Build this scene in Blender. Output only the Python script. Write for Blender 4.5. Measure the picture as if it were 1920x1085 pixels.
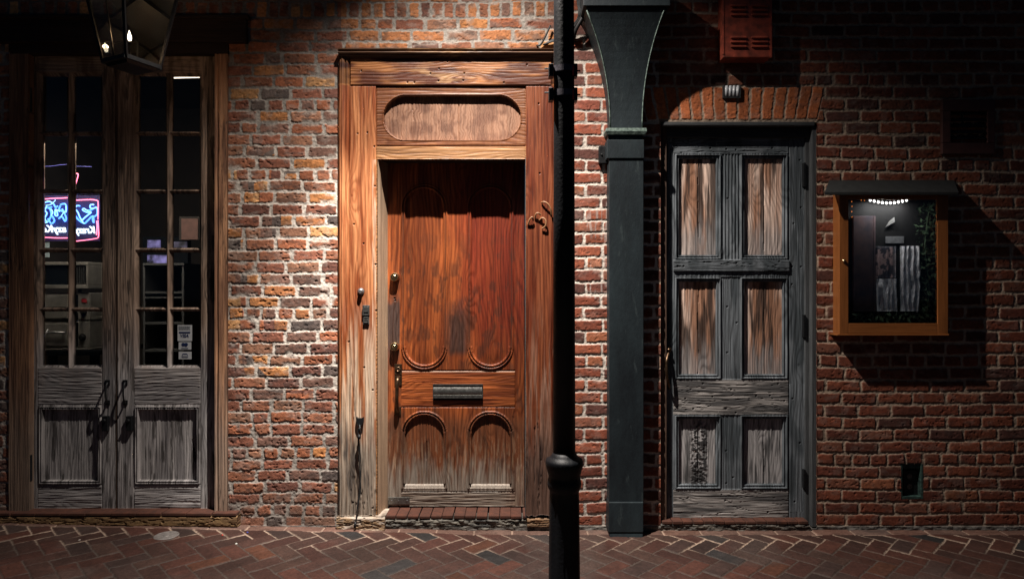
import bpy, bmesh, math, random
import numpy as np
from mathutils import Vector
random.seed(7)
sc = bpy.context.scene
for o in list(bpy.data.objects): bpy.data.objects.remove(o)

# ------------------------------------------------------------------ camera, world, lights
S = 0.003            # metres per photo pixel on the wall plane (y = 0)
D = 3.6              # camera to wall
cam = bpy.data.cameras.new('camera'); camo = bpy.data.objects.new('camera', cam)
sc.collection.objects.link(camo); sc.camera = camo
camo.location = (0, -D, 0); camo.rotation_euler = (math.radians(90), 0, 0)
cam.sensor_fit = 'HORIZONTAL'; cam.sensor_width = 36.0
cam.lens = 36.0 * (D / S) / 1920.0
cam.clip_start = 0.05; cam.clip_end = 500

world = bpy.data.worlds.new('World'); sc.world = world; world.use_nodes = True
bg = world.node_tree.nodes['Background']
bg.inputs[0].default_value = (0.18, 0.48, 1.0, 1); bg.inputs[1].default_value = 0.020

def spot(name, px, py, out, tx, ty, tout, watts, cone, blend, col, radius=0.02):
    l = bpy.data.lights.new(name, 'SPOT'); o = bpy.data.objects.new(name, l)
    sc.collection.objects.link(o)
    o.location = ((px - 960) * S, -out, (542.5 - py) * S)
    t = Vector(((tx - 960) * S, -tout, (542.5 - ty) * S))
    o.rotation_euler = (t - o.location).to_track_quat('-Z', 'Y').to_euler()
    l.energy = watts; l.spot_size = math.radians(cone); l.spot_blend = blend
    l.color = col; l.shadow_soft_size = radius
    return o
# the floodlight fixed above the doorway, out of frame: a tight beam plus its wide spill
spot('floodlight_beam', 850, -309, 0.90, 900, 900, 0.30, 500, 50, 0.9, (1.0, 0.93, 0.85))
spot('floodlight_hot_centre', 850, -309, 0.90, 590, 700, 0.0, 760, 22, 0.8, (1.0, 0.94, 0.87))
spot('floodlight_spill', 850, -309, 0.90, 990, 900, 1.80, 1080, 129, 1.0, (1.0, 0.91, 0.82))
sc.view_settings.view_transform = 'Standard'; sc.view_settings.look = 'None'
sc.view_settings.exposure = 0.0; sc.view_settings.gamma = 1.0

# ------------------------------------------------------------------ noise
def _h(ix, iy, seed):
    n = (ix.astype(np.int64) * 374761393 + iy.astype(np.int64) * 668265263 + seed * 1442695041) & 0xFFFFFFFF
    n = ((n ^ (n >> 13)) * 1274126177) & 0xFFFFFFFF
    n = (n ^ (n >> 16)) & 0xFFFFFFFF
    return n.astype(np.float64) / 4294967295.0
def vn(x, y, seed=0):
    ix = np.floor(x); iy = np.floor(y); fx = x - ix; fy = y - iy
    fx = fx * fx * (3 - 2 * fx); fy = fy * fy * (3 - 2 * fy)
    a = _h(ix, iy, seed); b = _h(ix + 1, iy, seed); c = _h(ix, iy + 1, seed); d = _h(ix + 1, iy + 1, seed)
    return (a + (b - a) * fx) * (1 - fy) + (c + (d - c) * fx) * fy
def fbm(x, y, seed=0, o=4, g=0.5):
    s = 0.0; a = 1.0; t = 0.0
    for k in range(o):
        s = s + a * vn(x * 2 ** k + 17.3 * k, y * 2 ** k + 5.1 * k, seed + k); t += a; a *= g
    return s / t
def sst(a, b, x):
    t = np.clip((x - a) / (b - a), 0, 1); return t * t * (3 - 2 * t)
def mixc(c, d, t):
    return np.asarray(c) * (1 - t[..., None]) + np.asarray(d) * t[..., None]
def full(c, X): return np.broadcast_to(np.asarray(c, float), X.shape + (3,)).copy()

# ------------------------------------------------------------------ materials
def newmat(name):
    m = bpy.data.materials.new(name); m.use_nodes = True
    nt = m.node_tree; return m, nt, nt.nodes, nt.links, nt.nodes['Principled BSDF']
def simple(name, col, rough=0.5, metal=0.0, noise=0.35, nscale=40, bump=0.3, spec=0.5, col2=None, stretch=(1, 1, 1)):
    m, nt, N, L, b = newmat(name)
    b.inputs['Roughness'].default_value = rough; b.inputs['Metallic'].default_value = metal
    b.inputs['Specular IOR Level'].default_value = spec
    tc = N.new('ShaderNodeTexCoord'); mp = N.new('ShaderNodeMapping'); mp.inputs['Scale'].default_value = stretch
    L.new(tc.outputs['Object'], mp.inputs['Vector'])
    n = N.new('ShaderNodeTexNoise'); n.inputs['Scale'].default_value = nscale; n.inputs['Detail'].default_value = 6
    L.new(mp.outputs[0], n.inputs['Vector'])
    r = N.new('ShaderNodeValToRGB'); r.color_ramp.elements[0].position = 0.32; r.color_ramp.elements[1].position = 0.7
    c2 = col2 if col2 else tuple(c * (1 - noise) for c in col)
    r.color_ramp.elements[0].color = (*c2, 1); r.color_ramp.elements[1].color = (*col, 1)
    L.new(n.outputs['Fac'], r.inputs[0]); L.new(r.outputs[0], b.inputs['Base Color'])
    n2 = N.new('ShaderNodeTexNoise'); n2.inputs['Scale'].default_value = nscale * 6; n2.inputs['Detail'].default_value = 3
    L.new(mp.outputs[0], n2.inputs['Vector'])
    bp = N.new('ShaderNodeBump'); bp.inputs['Strength'].default_value = bump; bp.inputs['Distance'].default_value = 0.002
    L.new(n2.outputs['Fac'], bp.inputs['Height']); L.new(bp.outputs[0], b.inputs['Normal'])
    mr = N.new('ShaderNodeMapRange'); mr.inputs['To Min'].default_value = max(0, rough - 0.12); mr.inputs['To Max'].default_value = min(1, rough + 0.15)
    L.new(n.outputs['Fac'], mr.inputs[0]); L.new(mr.outputs[0], b.inputs['Roughness'])
    return m
def wood(name, axis='z', col=None, rough=0.5, lo=0.35, hi=1.35, bump=0.5, across=70, along=2.2, spec=0.4):
    """old wood: long fibres along one axis; colour from the vertex colours or a constant"""
    m, nt, N, L, b = newmat(name)
    tc = N.new('ShaderNodeTexCoord')
    def layer(ac, al, det, dist):
        mp = N.new('ShaderNodeMapping')
        mp.inputs['Scale'].default_value = (ac, ac, al) if axis == 'z' else (al, ac, ac)
        L.new(tc.outputs['Object'], mp.inputs['Vector'])
        n = N.new('ShaderNodeTexNoise'); n.inputs['Scale'].default_value = 1; n.inputs['Detail'].default_value = det
        n.inputs['Roughness'].default_value = 0.65; n.inputs['Distortion'].default_value = dist
        L.new(mp.outputs[0], n.inputs['Vector']); return n
    a = layer(across * .55, along * .7, 5, 0.9); c = layer(across * 2.6, along * 2.6, 4, 0.25); w = layer(6.5, 0.75, 3, 1.1)
    # growth rings: thin dark lines where a slow noise crosses even steps
    mul = N.new('ShaderNodeMath'); mul.operation = 'MULTIPLY'; mul.inputs[1].default_value = 60
    L.new(w.outputs['Fac'], mul.inputs[0])
    sn = N.new('ShaderNodeMath'); sn.operation = 'SINE'; L.new(mul.outputs[0], sn.inputs[0])
    ab = N.new('ShaderNodeMath'); ab.operation = 'ABSOLUTE'; L.new(sn.outputs[0], ab.inputs[0])
    pw = N.new('ShaderNodeMath'); pw.operation = 'POWER'; pw.inputs[1].default_value = 0.45; L.new(ab.outputs[0], pw.inputs[0])
    s2 = N.new('ShaderNodeMath'); s2.operation = 'MULTIPLY'; s2.inputs[1].default_value = 0.07; L.new(pw.outputs[0], s2.inputs[0])
    ad = N.new('ShaderNodeMath'); ad.operation = 'MULTIPLY_ADD'; ad.inputs[1].default_value = 0.42; L.new(a.outputs['Fac'], ad.inputs[0]); L.new(s2.outputs[0], ad.inputs[2])
    m2 = N.new('ShaderNodeMath'); m2.operation = 'MULTIPLY_ADD'; m2.inputs[1].default_value = 0.95
    L.new(c.outputs['Fac'], m2.inputs[0]); L.new(ad.outputs[0], m2.inputs[2])
    r = N.new('ShaderNodeMapRange'); r.inputs['From Min'].default_value = 0.52; r.inputs['From Max'].default_value = 0.92
    r.inputs['To Min'].default_value = lo; r.inputs['To Max'].default_value = hi; L.new(m2.outputs[0], r.inputs[0])
    vm = N.new('ShaderNodeVectorMath'); vm.operation = 'SCALE'
    if col is None:
        at = N.new('ShaderNodeAttribute'); at.attribute_name = 'Col'; L.new(at.outputs['Color'], vm.inputs[0])
    else:
        big = layer(6, 0.8, 3, 0.2)
        rr = N.new('ShaderNodeValToRGB'); rr.color_ramp.elements[0].position = 0.35; rr.color_ramp.elements[1].position = 0.65
        rr.color_ramp.elements[0].color = (*[v * 0.6 for v in col], 1); rr.color_ramp.elements[1].color = (*col, 1)
        L.new(big.outputs['Fac'], rr.inputs[0]); L.new(rr.outputs[0], vm.inputs[0])
    L.new(r.outputs[0], vm.inputs['Scale']); L.new(vm.outputs[0], b.inputs['Base Color'])
    b.inputs['Roughness'].default_value = rough; b.inputs['Specular IOR Level'].default_value = spec
    bp = N.new('ShaderNodeBump'); bp.inputs['Strength'].default_value = bump; bp.inputs['Distance'].default_value = 0.004
    L.new(m2.outputs[0], bp.inputs['Height']); L.new(bp.outputs[0], b.inputs['Normal'])
    return m
def masonry(name, bump=0.6, rough=0.85, scale=1.0):
    m, nt, N, L, b = newmat(name)
    at = N.new('ShaderNodeAttribute'); at.attribute_name = 'Col'
    tc = N.new('ShaderNodeTexCoord')
    n = N.new('ShaderNodeTexNoise'); n.inputs['Scale'].default_value = 70 * scale; n.inputs['Detail'].default_value = 8; n.inputs['Roughness'].default_value = 0.7
    L.new(tc.outputs['Object'], n.inputs['Vector'])
    r = N.new('ShaderNodeMapRange'); r.inputs['From Min'].default_value = 0.3; r.inputs['From Max'].default_value = 0.7
    r.inputs['To Min'].default_value = 0.62; r.inputs['To Max'].default_value = 1.3; L.new(n.outputs['Fac'], r.inputs[0])
    vm = N.new('ShaderNodeVectorMath'); vm.operation = 'SCALE'
    L.new(at.outputs['Color'], vm.inputs[0]); L.new(r.outputs[0], vm.inputs['Scale']); L.new(vm.outputs[0], b.inputs['Base Color'])
    b.inputs['Roughness'].default_value = rough; b.inputs['Specular IOR Level'].default_value = 0.25
    n2 = N.new('ShaderNodeTexNoise'); n2.inputs['Scale'].default_value = 220 * scale; n2.inputs['Detail'].default_value = 5
    L.new(tc.outputs['Object'], n2.inputs['Vector'])
    bp = N.new('ShaderNodeBump'); bp.inputs['Strength'].default_value = bump; bp.inputs['Distance'].default_value = 0.003
    L.new(n2.outputs['Fac'], bp.inputs['Height']); L.new(bp.outputs[0], b.inputs['Normal'])
    return m
def emis(name, col, s):
    m, nt, N, L, b = newmat(name); b.inputs['Base Color'].default_value = (*col, 1)
    b.inputs['Emission Color'].default_value = (*col, 1); b.inputs['Emission Strength'].default_value = s
    return m
def glow(name, col, s, scale):
    m = emis(name, col, s); nt = m.node_tree; b = nt.nodes['Principled BSDF']
    n = nt.nodes.new('ShaderNodeTexNoise'); n.inputs['Scale'].default_value = scale; n.inputs['Detail'].default_value = 3
    tc = nt.nodes.new('ShaderNodeTexCoord'); nt.links.new(tc.outputs['Object'], n.inputs['Vector'])
    r = nt.nodes.new('ShaderNodeMapRange'); r.inputs['From Min'].default_value = .38; r.inputs['From Max'].default_value = .66; r.inputs['To Max'].default_value = s * 1.7
    nt.links.new(n.outputs['Fac'], r.inputs[0]); nt.links.new(r.outputs[0], b.inputs['Emission Strength']); b.inputs['Base Color'].default_value = (.02, .02, .03, 1); return m
def glass(name, tint=(0.9, 0.93, 0.95), refl=1.0):
    m, nt, N, L, b = newmat(name); N.remove(b); out = N['Material Output']
    tr = N.new('ShaderNodeBsdfTransparent'); tr.inputs[0].default_value = (*tint, 1)
    gl = N.new('ShaderNodeBsdfGlossy'); gl.inputs['Roughness'].default_value = 0.04
    fr = N.new('ShaderNodeFresnel'); fr.inputs['IOR'].default_value = 1.45
    mx = N.new('ShaderNodeMixShader'); L.new(fr.outputs[0], mx.inputs[0]); L.new(tr.outputs[0], mx.inputs[1]); L.new(gl.outputs[0], mx.inputs[2])
    L.new(mx.outputs[0], out.inputs['Surface']); return m

M = {}
M['brick'] = masonry('old_brick'); M['paver'] = masonry('paver_brick', 0.5, 0.7)
M['varnish_v'] = wood('varnished_wood', 'z', None, 0.45, .5, 1.3); M['varnish_h'] = wood('varnished_board', 'x', None, 0.45, .5, 1.3)
M['plank_v'] = wood('bare_wood', 'z', None, 0.75, 0.6, 1.25, 0.7); M['plank_h'] = wood('bare_board', 'x', None, 0.75, 0.6, 1.25, 0.7)
M['panel_v'] = wood('panel_wood', 'z', None, 0.6, 0.7, 1.2, 0.4, 60, 2.5)
M['brown_v'] = wood('brown_frame_wood', 'z', (0.11, 0.065, 0.045), 0.7)
M['brown_h'] = wood('brown_beam_wood', 'x', (0.035, 0.017, 0.013), 0.8)
M['grey_v'] = wood('grey_frame_wood', 'z', (0.075, 0.08, 0.085), 0.75)
M['dark_h'] = wood('dark_header_wood', 'x', (0.05, 0.053, 0.056), 0.6)
M['oak_v'] = wood('honey_wood', 'z', (0.29, 0.100, 0.028), 0.4, 0.75, 1.15, 0.15, 60, 3)
M['oak_h'] = wood('honey_rail_wood', 'x', (0.29, 0.100, 0.028), 0.4, 0.75, 1.15, 0.15, 60, 3)
M['lining'] = wood('worn_lining_wood', 'z', (0.42, 0.28, 0.18), 0.7, 0.55, 1.25)
M['iron'] = simple('black_iron', (0.012, 0.013, 0.015), 0.45, 0.3, 0.4, 60, 0.4)
M['pole'] = simple('black_paint', (0.004, 0.005, 0.007), 0.5, 0.0, 0.3, 14, 0.6, spec=.22)
M['patina'] = simple('green_black_paint', (0.022, 0.034, 0.040), 0.6, 0.0, 0.5, 7, 0.3, col2=(0.008, 0.013, 0.018), spec=.3, stretch=(1, 1, .35))
def worn_paint(name, base, dark, worn):
    m, nt, N, L, b = newmat(name); tc = N.new('ShaderNodeTexCoord')
    def lay(sc_, st, det):
        mp = N.new('ShaderNodeMapping'); mp.inputs['Scale'].default_value = st; L.new(tc.outputs['Object'], mp.inputs['Vector'])
        n = N.new('ShaderNodeTexNoise'); n.inputs['Scale'].default_value = sc_; n.inputs['Detail'].default_value = det; n.inputs['Roughness'].default_value = .7; L.new(mp.outputs[0], n.inputs['Vector']); return n
    def ramp(n, a, c, ca, cc):
        r = N.new('ShaderNodeValToRGB'); r.color_ramp.elements[0].position = a; r.color_ramp.elements[1].position = c; r.color_ramp.elements[0].color = (*ca, 1); r.color_ramp.elements[1].color = (*cc, 1); L.new(n.outputs['Fac'], r.inputs[0]); return r
    r1 = ramp(lay(5, (1, 1, .3), 8), .35, .68, dark, base); m1 = ramp(lay(16, (1.6, 1, .35), 8), .60, .72, (0, 0, 0), (.8, .8, .8)); m2 = ramp(lay(60, (1, 1, 1), 4), .70, .74, (0, 0, 0), (.7, .7, .7))
    x1 = N.new('ShaderNodeMixRGB'); L.new(m1.outputs[0], x1.inputs[0]); L.new(r1.outputs[0], x1.inputs[1]); x1.inputs[2].default_value = (*worn, 1)
    x2 = N.new('ShaderNodeMixRGB'); L.new(m2.outputs[0], x2.inputs[0]); L.new(x1.outputs[0], x2.inputs[1]); x2.inputs[2].default_value = (.05, .028, .018, 1)
    L.new(x2.outputs[0], b.inputs['Base Color']); b.inputs['Roughness'].default_value = .55; b.inputs['Specular IOR Level'].default_value = .35
    bp = N.new('ShaderNodeBump'); bp.inputs['Strength'].default_value = .5; bp.inputs['Distance'].default_value = .003; L.new(lay(45, (1, 1, .6), 6).outputs['Fac'], bp.inputs['Height']); L.new(bp.outputs[0], b.inputs['Normal']); return m
M['patina'] = worn_paint('green_black_paint', (.018, .028, .033), (.005, .008, .011), (.045, .060, .062))
M['patina_lt'] = simple('verdigris_edge', (0.16, 0.22, 0.19), 0.6, 0.0, 0.5, 60, 0.5, col2=(0.03, 0.05, 0.045))
M['brass'] = simple('worn_brass', (0.62, 0.46, 0.26), 0.28, 1.0, 0.35, 60, 0.1)
M['bronze'] = simple('dark_bronze', (0.16, 0.10, 0.06), 0.35, 0.9, 0.5, 60, 0.2)
M['steel'] = simple('dull_steel', (0.42, 0.42, 0.43), 0.35, 0.9, 0.3, 60, 0.2)
M['slot'] = simple('pewter_metal', (0.22, 0.22, 0.21), 0.35, 0.85, 0.4, 90, 0.2)
M['redbox'] = simple('red_brown_paint', (0.36, 0.065, 0.035), 0.5, 0.0, 0.5, 25, 0.3, col2=(0.14, 0.035, 0.022))
M['ventred'] = simple('dark_red_paint', (0.085, 0.030, 0.024), 0.7, 0.0, 0.4, 30, 0.3)
M['slate'] = simple('weathered_shingle', (0.012, 0.013, 0.013), 0.9, 0.0, 0.5, 30, 0.5)
M['cement'] = simple('rough_cement', (0.20, 0.19, 0.17), 0.9, 0.0, 0.6, 25, 0.9, col2=(0.06, 0.06, 0.055))
M['sillstone'] = simple('ochre_stone', (0.28, 0.17, 0.07), 0.85, 0.0, 0.6, 22, 0.8, col2=(0.12, 0.075, 0.04))
M['sillbrick'] = simple('red_sill_brick', (0.085, 0.026, 0.013), 0.85, 0.0, 0.5, 25, 0.5)
M['glass'] = glass('window_glass')
M['black'] = simple('black_rubber', (0.006, 0.006, 0.007), 0.6)
M['asphalt'] = simple('asphalt', (0.045, 0.045, 0.047), 0.9, 0, 0.4, 15, 0.8)

# ------------------------------------------------------------------ building helpers
col = sc.collection
def tag(o, label=None, cat=None, group=None, kind=None):
    if label: o['label'] = label
    if cat: o['category'] = cat
    if group: o['group'] = group
    if kind: o['kind'] = kind
    return o
def W(px, py, y=0.0):
    k = (D + y) / D
    return Vector(((px - 960) * S * k, y, (542.5 - py) * S * k))
def root(name, loc, label=None, cat=None, group=None):
    o = bpy.data.objects.new(name, None); o.empty_display_size = 0.1; col.objects.link(o); o.location = loc
    return tag(o, label, cat, group, 'thing')
def origin(p):
    v = Vector((0, 0, 0))
    while p is not None: v = v + Vector(p.location); p = p.parent
    return v
def link(name, verts, faces, mat, parent=None, loc=None, smooth=False, bevel=0, cols=None):
    """verts in world space; a top-level mesh gets its origin at loc"""
    me = bpy.data.meshes.new(name)
    base = origin(parent) if parent is not None else Vector(loc if loc is not None else (0, 0, 0))
    v = np.asarray([tuple(p) for p in verts], dtype=np.float64) - np.array(base) if not isinstance(verts, np.ndarray) else verts - np.array(base)
    if isinstance(faces, np.ndarray):
        me.vertices.add(len(v)); me.vertices.foreach_set('co', v.astype(np.float32).ravel())
        n = len(faces); me.loops.add(n * 4); me.loops.foreach_set('vertex_index', faces.astype(np.int32).ravel())
        me.polygons.add(n); me.polygons.foreach_set('loop_start', np.arange(0, n * 4, 4, dtype=np.int32))
        me.update(calc_edges=True)
    else:
        me.from_pydata([tuple(p) for p in v], [], faces); me.update()
    if cols is not None:
        ca = me.color_attributes.new('Col', 'FLOAT_COLOR', 'POINT')
        rgba = np.ones((len(v), 4), np.float32); rgba[:, :3] = cols; ca.data.foreach_set('color', rgba.ravel())
    if smooth: me.polygons.foreach_set('use_smooth', [True] * len(me.polygons))
    me.materials.append(mat)
    o = bpy.data.objects.new(name, me); col.objects.link(o)
    if parent is not None: o.parent = parent
    else: o.location = base
    if bevel:
        b = o.modifiers.new('bevel', 'BEVEL'); b.width = bevel; b.segments = 2; b.limit_method = 'ANGLE'
    return o
class MB:
    def __init__(s): s.v = []; s.f = []
    def add(s, v, f):
        n = len(s.v); s.v += [Vector(p) for p in v]; s.f += [tuple(n + i for i in q) for q in f]; return s
    def box(s, a, b):
        x0, y0, z0 = a; x1, y1, z1 = b
        if x0 > x1: x0, x1 = x1, x0
        if y0 > y1: y0, y1 = y1, y0
        if z0 > z1: z0, z1 = z1, z0
        v = [(x0, y0, z0), (x1, y0, z0), (x1, y1, z0), (x0, y1, z0), (x0, y0, z1), (x1, y0, z1), (x1, y1, z1), (x0, y1, z1)]
        return s.add(v, [(0, 3, 2, 1), (4, 5, 6, 7), (0, 1, 5, 4), (1, 2, 6, 5), (2, 3, 7, 6), (3, 0, 4, 7)])
    def pbox(s, x0, x1, y0, y1, yf, yb):        # front face at depth yf seen at these photo pixels
        a = W(x0, y1, yf); b = W(x1, y0, yf); return s.box((a.x, yf, a.z), (b.x, yb, b.z))
    def rings(s, rs, cap=True):
        n = len(rs[0]); v = [p for r in rs for p in r]; f = []
        for i in range(len(rs) - 1):
            for j in range(n):
                k = (j + 1) % n; f.append((i * n + j, i * n + k, (i + 1) * n + k, (i + 1) * n + j))
        if cap: f.append(tuple(reversed(range(n)))); f.append(tuple((len(rs) - 1) * n + j for j in range(n)))
        return s.add(v, f)
    def lathe(s, c, axis, prof, n=20):          # prof: (distance along axis, radius)
        a = Vector(axis).normalized(); u = a.orthogonal().normalized(); w = a.cross(u); c = Vector(c)
        return s.rings([[c + a * d + (u * math.cos(2 * math.pi * j / n) + w * math.sin(2 * math.pi * j / n)) * r for j in range(n)] for d, r in prof])
    def tube(s, pts, r, n=8):
        pts = [Vector(p) for p in pts]; rs = []; u = None
        for i, p in enumerate(pts):
            t = (pts[min(i + 1, len(pts) - 1)] - pts[max(i - 1, 0)]).normalized()
            if u is None: u = t.orthogonal().normalized()
            u = (u - t * u.dot(t)).normalized(); w = t.cross(u); rr = r[i] if isinstance(r, (list, tuple)) else r
            rs.append([p + (u * math.cos(2 * math.pi * j / n) + w * math.sin(2 * math.pi * j / n)) * rr for j in range(n)])
        return s.rings(rs)
    def build(s, name, mat, parent=None, loc=None, smooth=False, bevel=0):
        return link(name, s.v, s.f, mat, parent, loc, smooth, bevel)
def smooth_path(pts, k=6):
    pts = [Vector(p) for p in pts]; out = []
    for i in range(len(pts) - 1):
        p0 = pts[max(i - 1, 0)]; p1 = pts[i]; p2 = pts[i + 1]; p3 = pts[min(i + 2, len(pts) - 1)]
        for j in range(k):
            t = j / k; out.append(0.5 * ((2 * p1) + (p2 - p0) * t + (2 * p0 - 5 * p1 + 4 * p2 - p3) * t * t + (3 * p1 - p0 - 3 * p2 + p3) * t ** 3))
    out.append(pts[-1]); return out

def relief(x0, x1, y0, y1, res, fn, parts, parent, base=0.0, back=0.03, loc=None, smooth=False):
    """carved surface: fn(X, Y in photo pixels) -> height (m, towards the street), colour, part id; -1 = opening"""
    nx = max(2, int(round((x1 - x0) / res))); ny = max(2, int(round((y1 - y0) / res)))
    X, Y = np.meshgrid(np.linspace(x0, x1, nx + 1), np.linspace(y0, y1, ny + 1))
    H, C, ID = fn(X, Y); k = (D + base) / D
    P = np.stack([(X - 960) * S * k, base - H, (542.5 - Y) * S * k], -1).reshape(-1, 3); C = C.reshape(-1, 3)
    q = ID[:-1, :-1].copy() if ID.shape == X.shape else ID
    I = np.arange((nx + 1) * (ny + 1)).reshape(ny + 1, nx + 1)
    a, b, c, d = I[:-1, :-1], I[:-1, 1:], I[1:, 1:], I[1:, :-1]
    pad = np.full((ny + 2, nx + 2), -1); pad[1:-1, 1:-1] = q
    out = {}
    for pid, spec in parts.items():
        m = q == pid
        if not m.any(): continue
        F = np.stack([d[m], c[m], b[m], a[m]], -1)
        sk = []
        for nb, (e0, e1) in (((pad[:-2, 1:-1]), (b, a)), ((pad[2:, 1:-1]), (d, c)), ((pad[1:-1, :-2]), (a, d)), ((pad[1:-1, 2:]), (c, b))):
            mm = m & (nb == -1)
            if mm.any(): sk.append(np.stack([e0[mm], e1[mm]], -1))
        used, inv = np.unique(F, return_inverse=True); F = inv.reshape(F.shape); V = P[used]; CC = C[used]
        if sk:
            E = np.concatenate(sk); remap = {g: i for i, g in enumerate(used)}
            e0 = np.searchsorted(used, E[:, 0]); e1 = np.searchsorted(used, E[:, 1]); n0 = len(V)
            B0 = V[e0].copy(); B0[:, 1] = base + back; B1 = V[e1].copy(); B1[:, 1] = base + back; n = len(E)
            V = np.concatenate([V, B0, B1]); CC = np.concatenate([CC, CC[e0], CC[e1]])
            F = np.concatenate([F, np.stack([e0, e1, n0 + n + np.arange(n), n0 + np.arange(n)], -1)])
        nm, mat, par = spec
        out[pid] = link(nm, V, F, mat, par if par is not None else parent, loc, smooth, 0, CC)
    return out

# ------------------------------------------------------------------ the brick wall
OPEN = [(18, 424, 70, 985), (646, 1060, 104, 986), (1238, 1531, 229, 990), (1688, 1730, 869, 934)]
def wall_fn(X, Y):
    Xw = X + (fbm(X / 9, Y / 9, 3, 3) - .5) * 3.4; Yw = Y + (fbm(X / 11, Y / 11, 9, 3) - .5) * 3.0 + (vn(X / 90, Y / 60, 12) - .5) * 4
    H = np.zeros_like(X); C = np.zeros(X.shape + (3,))
    right = X > 1070
    rough = np.where(right, 0.55, 1.0)
    bid = np.zeros(X.shape); dist = np.full(X.shape, 99.0); u_rand = np.zeros(X.shape)
    def fill(mask, xs_edges, yc, hh, jw, seed, rot=False):
        # mask: region; bricks delimited by xs_edges along X (or along warped u)
        pass
    rng = np.random.RandomState(5)
    def course(sel, U, V, edges, yc, hh, cid, gap):
        """sel: boolean region of this course; edges: ascending joint centres in U"""
        e = np.asarray(edges); u = U[sel]; v = V[sel]
        i = np.clip(np.searchsorted(e, u) - 1, 0, len(e) - 2); l = e[i]; r = e[i + 1]
        key = i + cid * 211.0
        j1 = _h(key, key * 0 + 1, 31) - .5; j2 = _h(key, key * 0 + 2, 31) - .5; j3 = _h(key, key * 0 + 3, 31) - .5
        cx = (l + r) / 2 + j1 * 1.5; hx = (r - l) / 2 - gap / 2 - np.abs(j3) * 1.2
        cy = yc + j2 * 1.4 + (u - cx) * j3 * 0.035
        hy = hh - np.abs(j1) * 1.0
        qx = np.abs(u - cx) - hx + 2.5; qy = np.abs(v - cy) - hy + 2.5
        dd = np.sqrt(np.maximum(qx, 0) ** 2 + np.maximum(qy, 0) ** 2) + np.minimum(np.maximum(qx, qy), 0) - 2.5
        dist[sel] = dd; bid[sel] = key
    cid = 0
    # --- old wall, left part
    P1 = 21.65
    ys = [45.5 - P1 * 3 - 4, 45.5 - P1 * 2 - 2] + [None] + [45.5 + P1 * k for k in range(0, 44)]
    bounds = []
    yy = -140
    rows = []
    for k in range(-5, 0): rows.append((45.5 + P1 * (k) - 8, 'S'))
    rows[-1] = (19, 'V')
    for k in range(0, 43): rows.append((45.5 + 21.68 * k, 'H' if k in (7, 13, 25, 37) else ('R' if k == 42 else 'S')))
    rows.append((45.5 + 21.68 * 43, 'S'))
    L = ~right
    for n, (yc, kind) in enumerate(rows):
        lo = (rows[n - 1][0] + yc) / 2 if n else -999
        hi = (rows[n + 1][0] + yc) / 2 if n + 1 < len(rows) else 1200
        if kind == 'V': lo, hi = 4.5, 34
        if n and rows[n - 1][1] == 'V': lo = 34
        if n + 1 < len(rows) and rows[n + 1][1] == 'V': hi = 4.5
        sel = L & (Yw >= lo) & (Yw < hi)
        step = {'S': 61.0, 'H': 31.0, 'R': 30.0, 'V': 22.0}[kind]
        e = [-320 + (n * 29.5 % 61)]
        while e[-1] < 1120:
            st = step * rng.uniform(0.93, 1.06)
            if kind == 'S' and rng.rand() < 0.08: st *= 0.55
            e.append(e[-1] + st)
        cid += 1
        course(sel, Xw, Yw, e, yc, 13.6 if kind == 'V' else 8.9, cid, 5.6 if kind != 'V' else 5.0)
    # --- newer, tidier wall, right part
    y0 = 13.0; P2 = 22.88
    rows = [(y0 + P2 * k, 'H' if k in (0, 6, 13, 21, 29, 37, -5) else 'S') for k in range(-6, 43)]
    for n, (yc, kind) in enumerate(rows):
        sel = right & (Yw >= yc - P2 / 2) & (Yw < yc + P2 / 2)
        step = 64.5 if kind == 'S' else 33.2
        e = [1000 + (32.2 if n % 2 else 0)]
        while e[-1] < 2240: e.append(e[-1] + step * rng.uniform(0.97, 1.03))
        cid += 1
        course(sel, Xw, Yw, e, yc, 9.1, cid, 4.4)
    # --- splayed flat arch over the grey door
    fac = 1 + (226 - Y) / 66 * 0.095
    U = 1372 + (Xw - 1372) / fac + (np.abs(X - 1372) / 170) ** 2 * 0
    arch = (Y > 160) & (Y < 232) & (np.abs((X - 1372) / fac) < 160)
    e = [1212 + 21.35 * k for k in range(0, 16)]
    course(arch, U, Yw, e, 193.5, 30.0, 900, 3.6)
    isarch = arch
    # cement plinth at the foot
    plinth = (right & (Y > 985)) | (L & (Y > 984))
    dist[plinth] = 6
    r1 = _h(bid, bid * 0, 77); r2 = _h(bid, bid * 0, 78); r3 = _h(bid, bid * 0, 79)
    edgen = (fbm(X / 5, Y / 5, 41, 3) - .5) * 3.2 * rough
    dd = dist + edgen
    mask = 1 - sst(-.9, .9, dd)
    # patches where mortar is smeared over the old bricks
    smear = sst(.60, .74, fbm(X / 34, Y / 22, 55, 4)) * np.where(right, 0.25, 0.8) * (1 - isarch)
    mask = mask * (1 - smear * sst(-7, -1, dist))
    n1 = fbm(X / 3.2, Y / 3.2, 60, 3) - .5; n2 = fbm(X / 14, Y / 10, 64, 4) - .5
    chips = sst(.66, .74, fbm(X / 7, Y / 5, 88, 3)) * rough
    hb = np.where(right, .0042, .0048) + n1 * 0.0022 * rough + n2 * 0.0032 * rough + (r1 - .5) * 0.003 * rough - chips * 0.0035
    hm = (fbm(X / 4, Y / 4, 91, 3) - .5) * 0.0055 + np.where(right, 0.0004, 0.0018)
    H = hm * (1 - mask) + hb * mask
    # colours
    pal = np.array([(.15, .050, .034), (.20, .075, .045), (.24, .115, .070), (.12, .065, .050), (.075, .065, .062), (.36, .150, .055), (.44, .230, .100), (.27, .095, .048), (.13, .055, .040), (.30, .12, .05)])
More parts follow.
